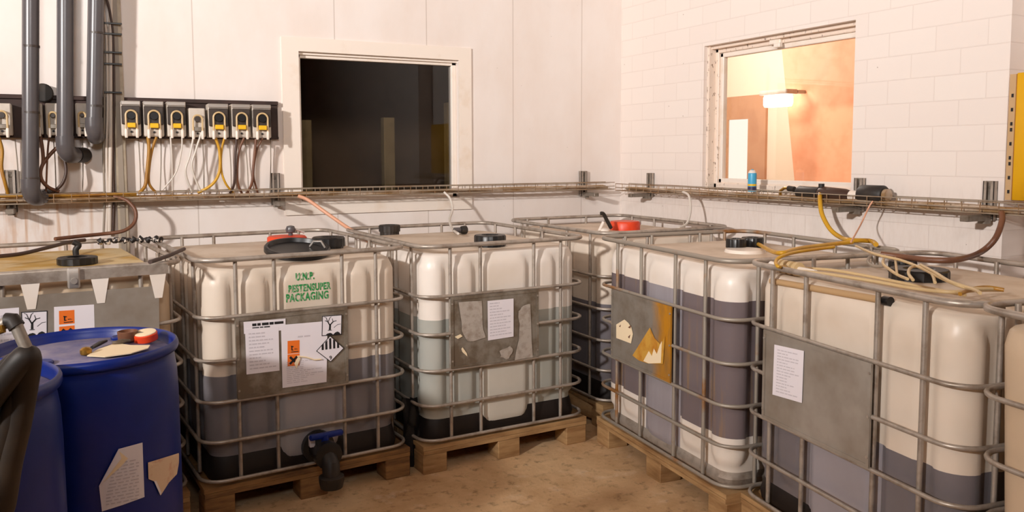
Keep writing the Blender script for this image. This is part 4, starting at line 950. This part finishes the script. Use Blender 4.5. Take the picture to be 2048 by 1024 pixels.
hose('yellow hose from the pump in the right tray down to the rims', [Rw(1641, 382, .10), Rw(1640, 400, .17), Rw(1644, 428, .20), Rw(1660, 458, .22), Rw(1680, 474, .24), at_z(1700, 480, 1.165), at_z(1740, 482, 1.16), at_z(1752, 489, 1.16)], .012, 'tube_yellow')
hose('yellow hose lying along the rim from the black cap of the purple container', [at_z(1505, 482, 1.14), at_z(1520, 490, 1.13), at_z(1556, 506, 1.165), at_z(1600, 497, 1.17), at_z(1660, 489, 1.17), at_z(1705, 484, 1.175)], .010, 'tube_yellow')
hose('thin clear tube dropping from the right tray to the yellow hose', [Rw(1746, 402, .17), Rw(1738, 414, .18), Rw(1722, 448, .22), at_z(1702, 484, 1.185)], .004, 'tube_pink')
hose('brown hose swinging from the right end of the tray onto the right container', [Rw(2003, 424, .17), Rw(2004, 442, .19), Rw(1990, 478, .24), Rw(1960, 505, .30), at_z(1915, 519, 1.165), at_z(1860, 520, 1.16), at_z(1800, 513, 1.16), at_z(1762, 508, 1.165)], .0125, 'tube_brown')
hose('thin yellow tube bent around the rim end of the right container', [at_z(1668, 494, 1.19), at_z(1600, 503, 1.185), at_z(1565, 512, 1.18), at_z(1552, 522, 1.165), at_z(1556, 533, 1.155), at_z(1570, 534, 1.14)], .007, 'tube_yellow')
G2 = 'cream tubes tangled on the right container'
Zt = 1.15
def Tt(pts, z=Zt): return [at_z(a, b, z+.01*((i*5) % 3)/2) for i, (a, b) in enumerate(pts)]
hose('cream tube running right from the yellow hoses over the big black lid', Tt([(1712, 492), (1750, 508), (1800, 520), (1840, 535), (1880, 555), (1930, 575), (1985, 578)], 1.178), .0055, 'tube_cream', 'thin_tube', G2)
hose('cream tube arching in a loop over the front of the big black lid', Tt([(1826, 560), (1817, 546), (1824, 534), (1848, 534), (1864, 548), (1870, 565)], 1.172), .0055, 'tube_cream', 'thin_tube', G2)
hose('cream tube curling left of the big black lid', Tt([(1770, 512), (1766, 526), (1778, 538), (1796, 550), (1815, 558)], 1.165), .0055, 'tube_cream', 'thin_tube', G2)
hose('cream tube passing over the right of the big black lid', Tt([(1842, 530), (1870, 545), (1900, 563), (1945, 578), (1960, 586)], 1.185), .0055, 'tube_cream', 'thin_tube', G2)
hose('long cream tube lying along the front rim of the right container', Tt([(1590, 541), (1660, 549), (1750, 563), (1830, 577), (1900, 584), (1960, 580), (2005, 580)], 1.125), .0065, 'tube_cream', 'thin_tube', G2)
hose('second long cream tube lying just behind the front rim', Tt([(1600, 536), (1670, 541), (1760, 557), (1850, 575), (1930, 590)], 1.118), .006, 'tube_cream', 'thin_tube', G2)
hose('short upright cream tube left of the big black lid', Tt([(1790, 516), (1792, 530), (1794, 548)], 1.165), .0045, 'tube_cream', 'thin_tube', G2)
hose('dark coil lying on the right container left of the tangle', Tt([(1770, 510), (1744, 512), (1736, 522), (1746, 532), (1768, 532)], 1.125), .007, 'cable_grey', 'thin_tube', G2)
hose('olive tube end curving at the right end of the tangle', Tt([(1920, 588), (1945, 578), (1975, 575), (2008, 580)], 1.14), .007, 'tube_amber', 'thin_tube', G2)
# ring nuts on the rim end
q = at_z(1578, 535, 1.13); o = empty('ring_nuts', q, 0, 'row of tan ring nuts on a bar at the left end of the right container', 'fitting'); 
dv = (at_z(1600, 540, 1.13)-at_z(1560, 532, 1.13)).normalized()
for k_ in range(4): MB().tube([dv*(k_*.035-.06), dv*(k_*.035-.04)], .028, 12).build('ring_nut', M['tube_cream'], o, 40)
MB().tube([dv*-.12, dv*.16], .012, 10).build('bar', M['hdpe_white'], o, 40)
# log end on the floor between the two rows
q = at_z(1203, 826, .06)
q = at_z(1199, 822, .07); mb = MB(); mb.tube([q, q+Vector((-.005, .012, 0)), q+Vector((-.06, .3, 0))], [.05, .056, .056], 18)
tag(mb.build('timber_log', M['wood'], smooth=50), 'round timber end showing in the gap in front of the corner container', 'timber')

# ------------------------------------------------------------------ light
def point(name, loc, power, col, rad):
    l = bpy.data.lights.new(name, 'POINT'); l.energy = power; l.color = col; l.shadow_soft_size = rad
    o = bpy.data.objects.new(name, l); C.objects.link(o); o.location = loc; return o
def spot(name, loc, target, power, col, rad, size):
    l = bpy.data.lights.new(name, 'SPOT'); l.energy = power; l.color = col; l.shadow_soft_size = rad; l.spot_size = R(size); l.spot_blend = 1.0
    o = bpy.data.objects.new(name, l); C.objects.link(o); o.location = loc
    o.rotation_euler = (Vector(target)-Vector(loc)).to_track_quat('-Z', 'Y').to_euler(); return o
spot('wall_lamp', (-8.4, -5.2, 3.3), (-4.2, -2.47, 5.3), 2750, (1, .965, .94), .16, 124)
spot('fill_spot', (-4.0, -6.2, 3.5), (-1.6, 0, 4.2), 430, (1, .965, .94), .5, 104)  # added soft fill from the camera side, lifts the wall shadows
point('corridor_light', (.9, .55, 2.75), 100, (1, .93, .87), .2)
wd = bpy.data.worlds.new('world'); sc.world = wd; wd.use_nodes = True
wd.node_tree.nodes['Background'].inputs[0].default_value = (.9, .85, .8, 1); wd.node_tree.nodes['Background'].inputs[1].default_value = .006
sc.view_settings.view_transform = 'Standard'; sc.view_settings.look = 'None'; sc.view_settings.gamma = 1; sc.view_settings.exposure = .08
try: sc.view_settings.use_curve_mapping = False
except Exception: pass
sc.cycles.use_denoising = True
sc.cycles.max_bounces = 8; sc.cycles.diffuse_bounces = 5; sc.cycles.caustics_reflective = False; sc.cycles.caustics_refractive = False
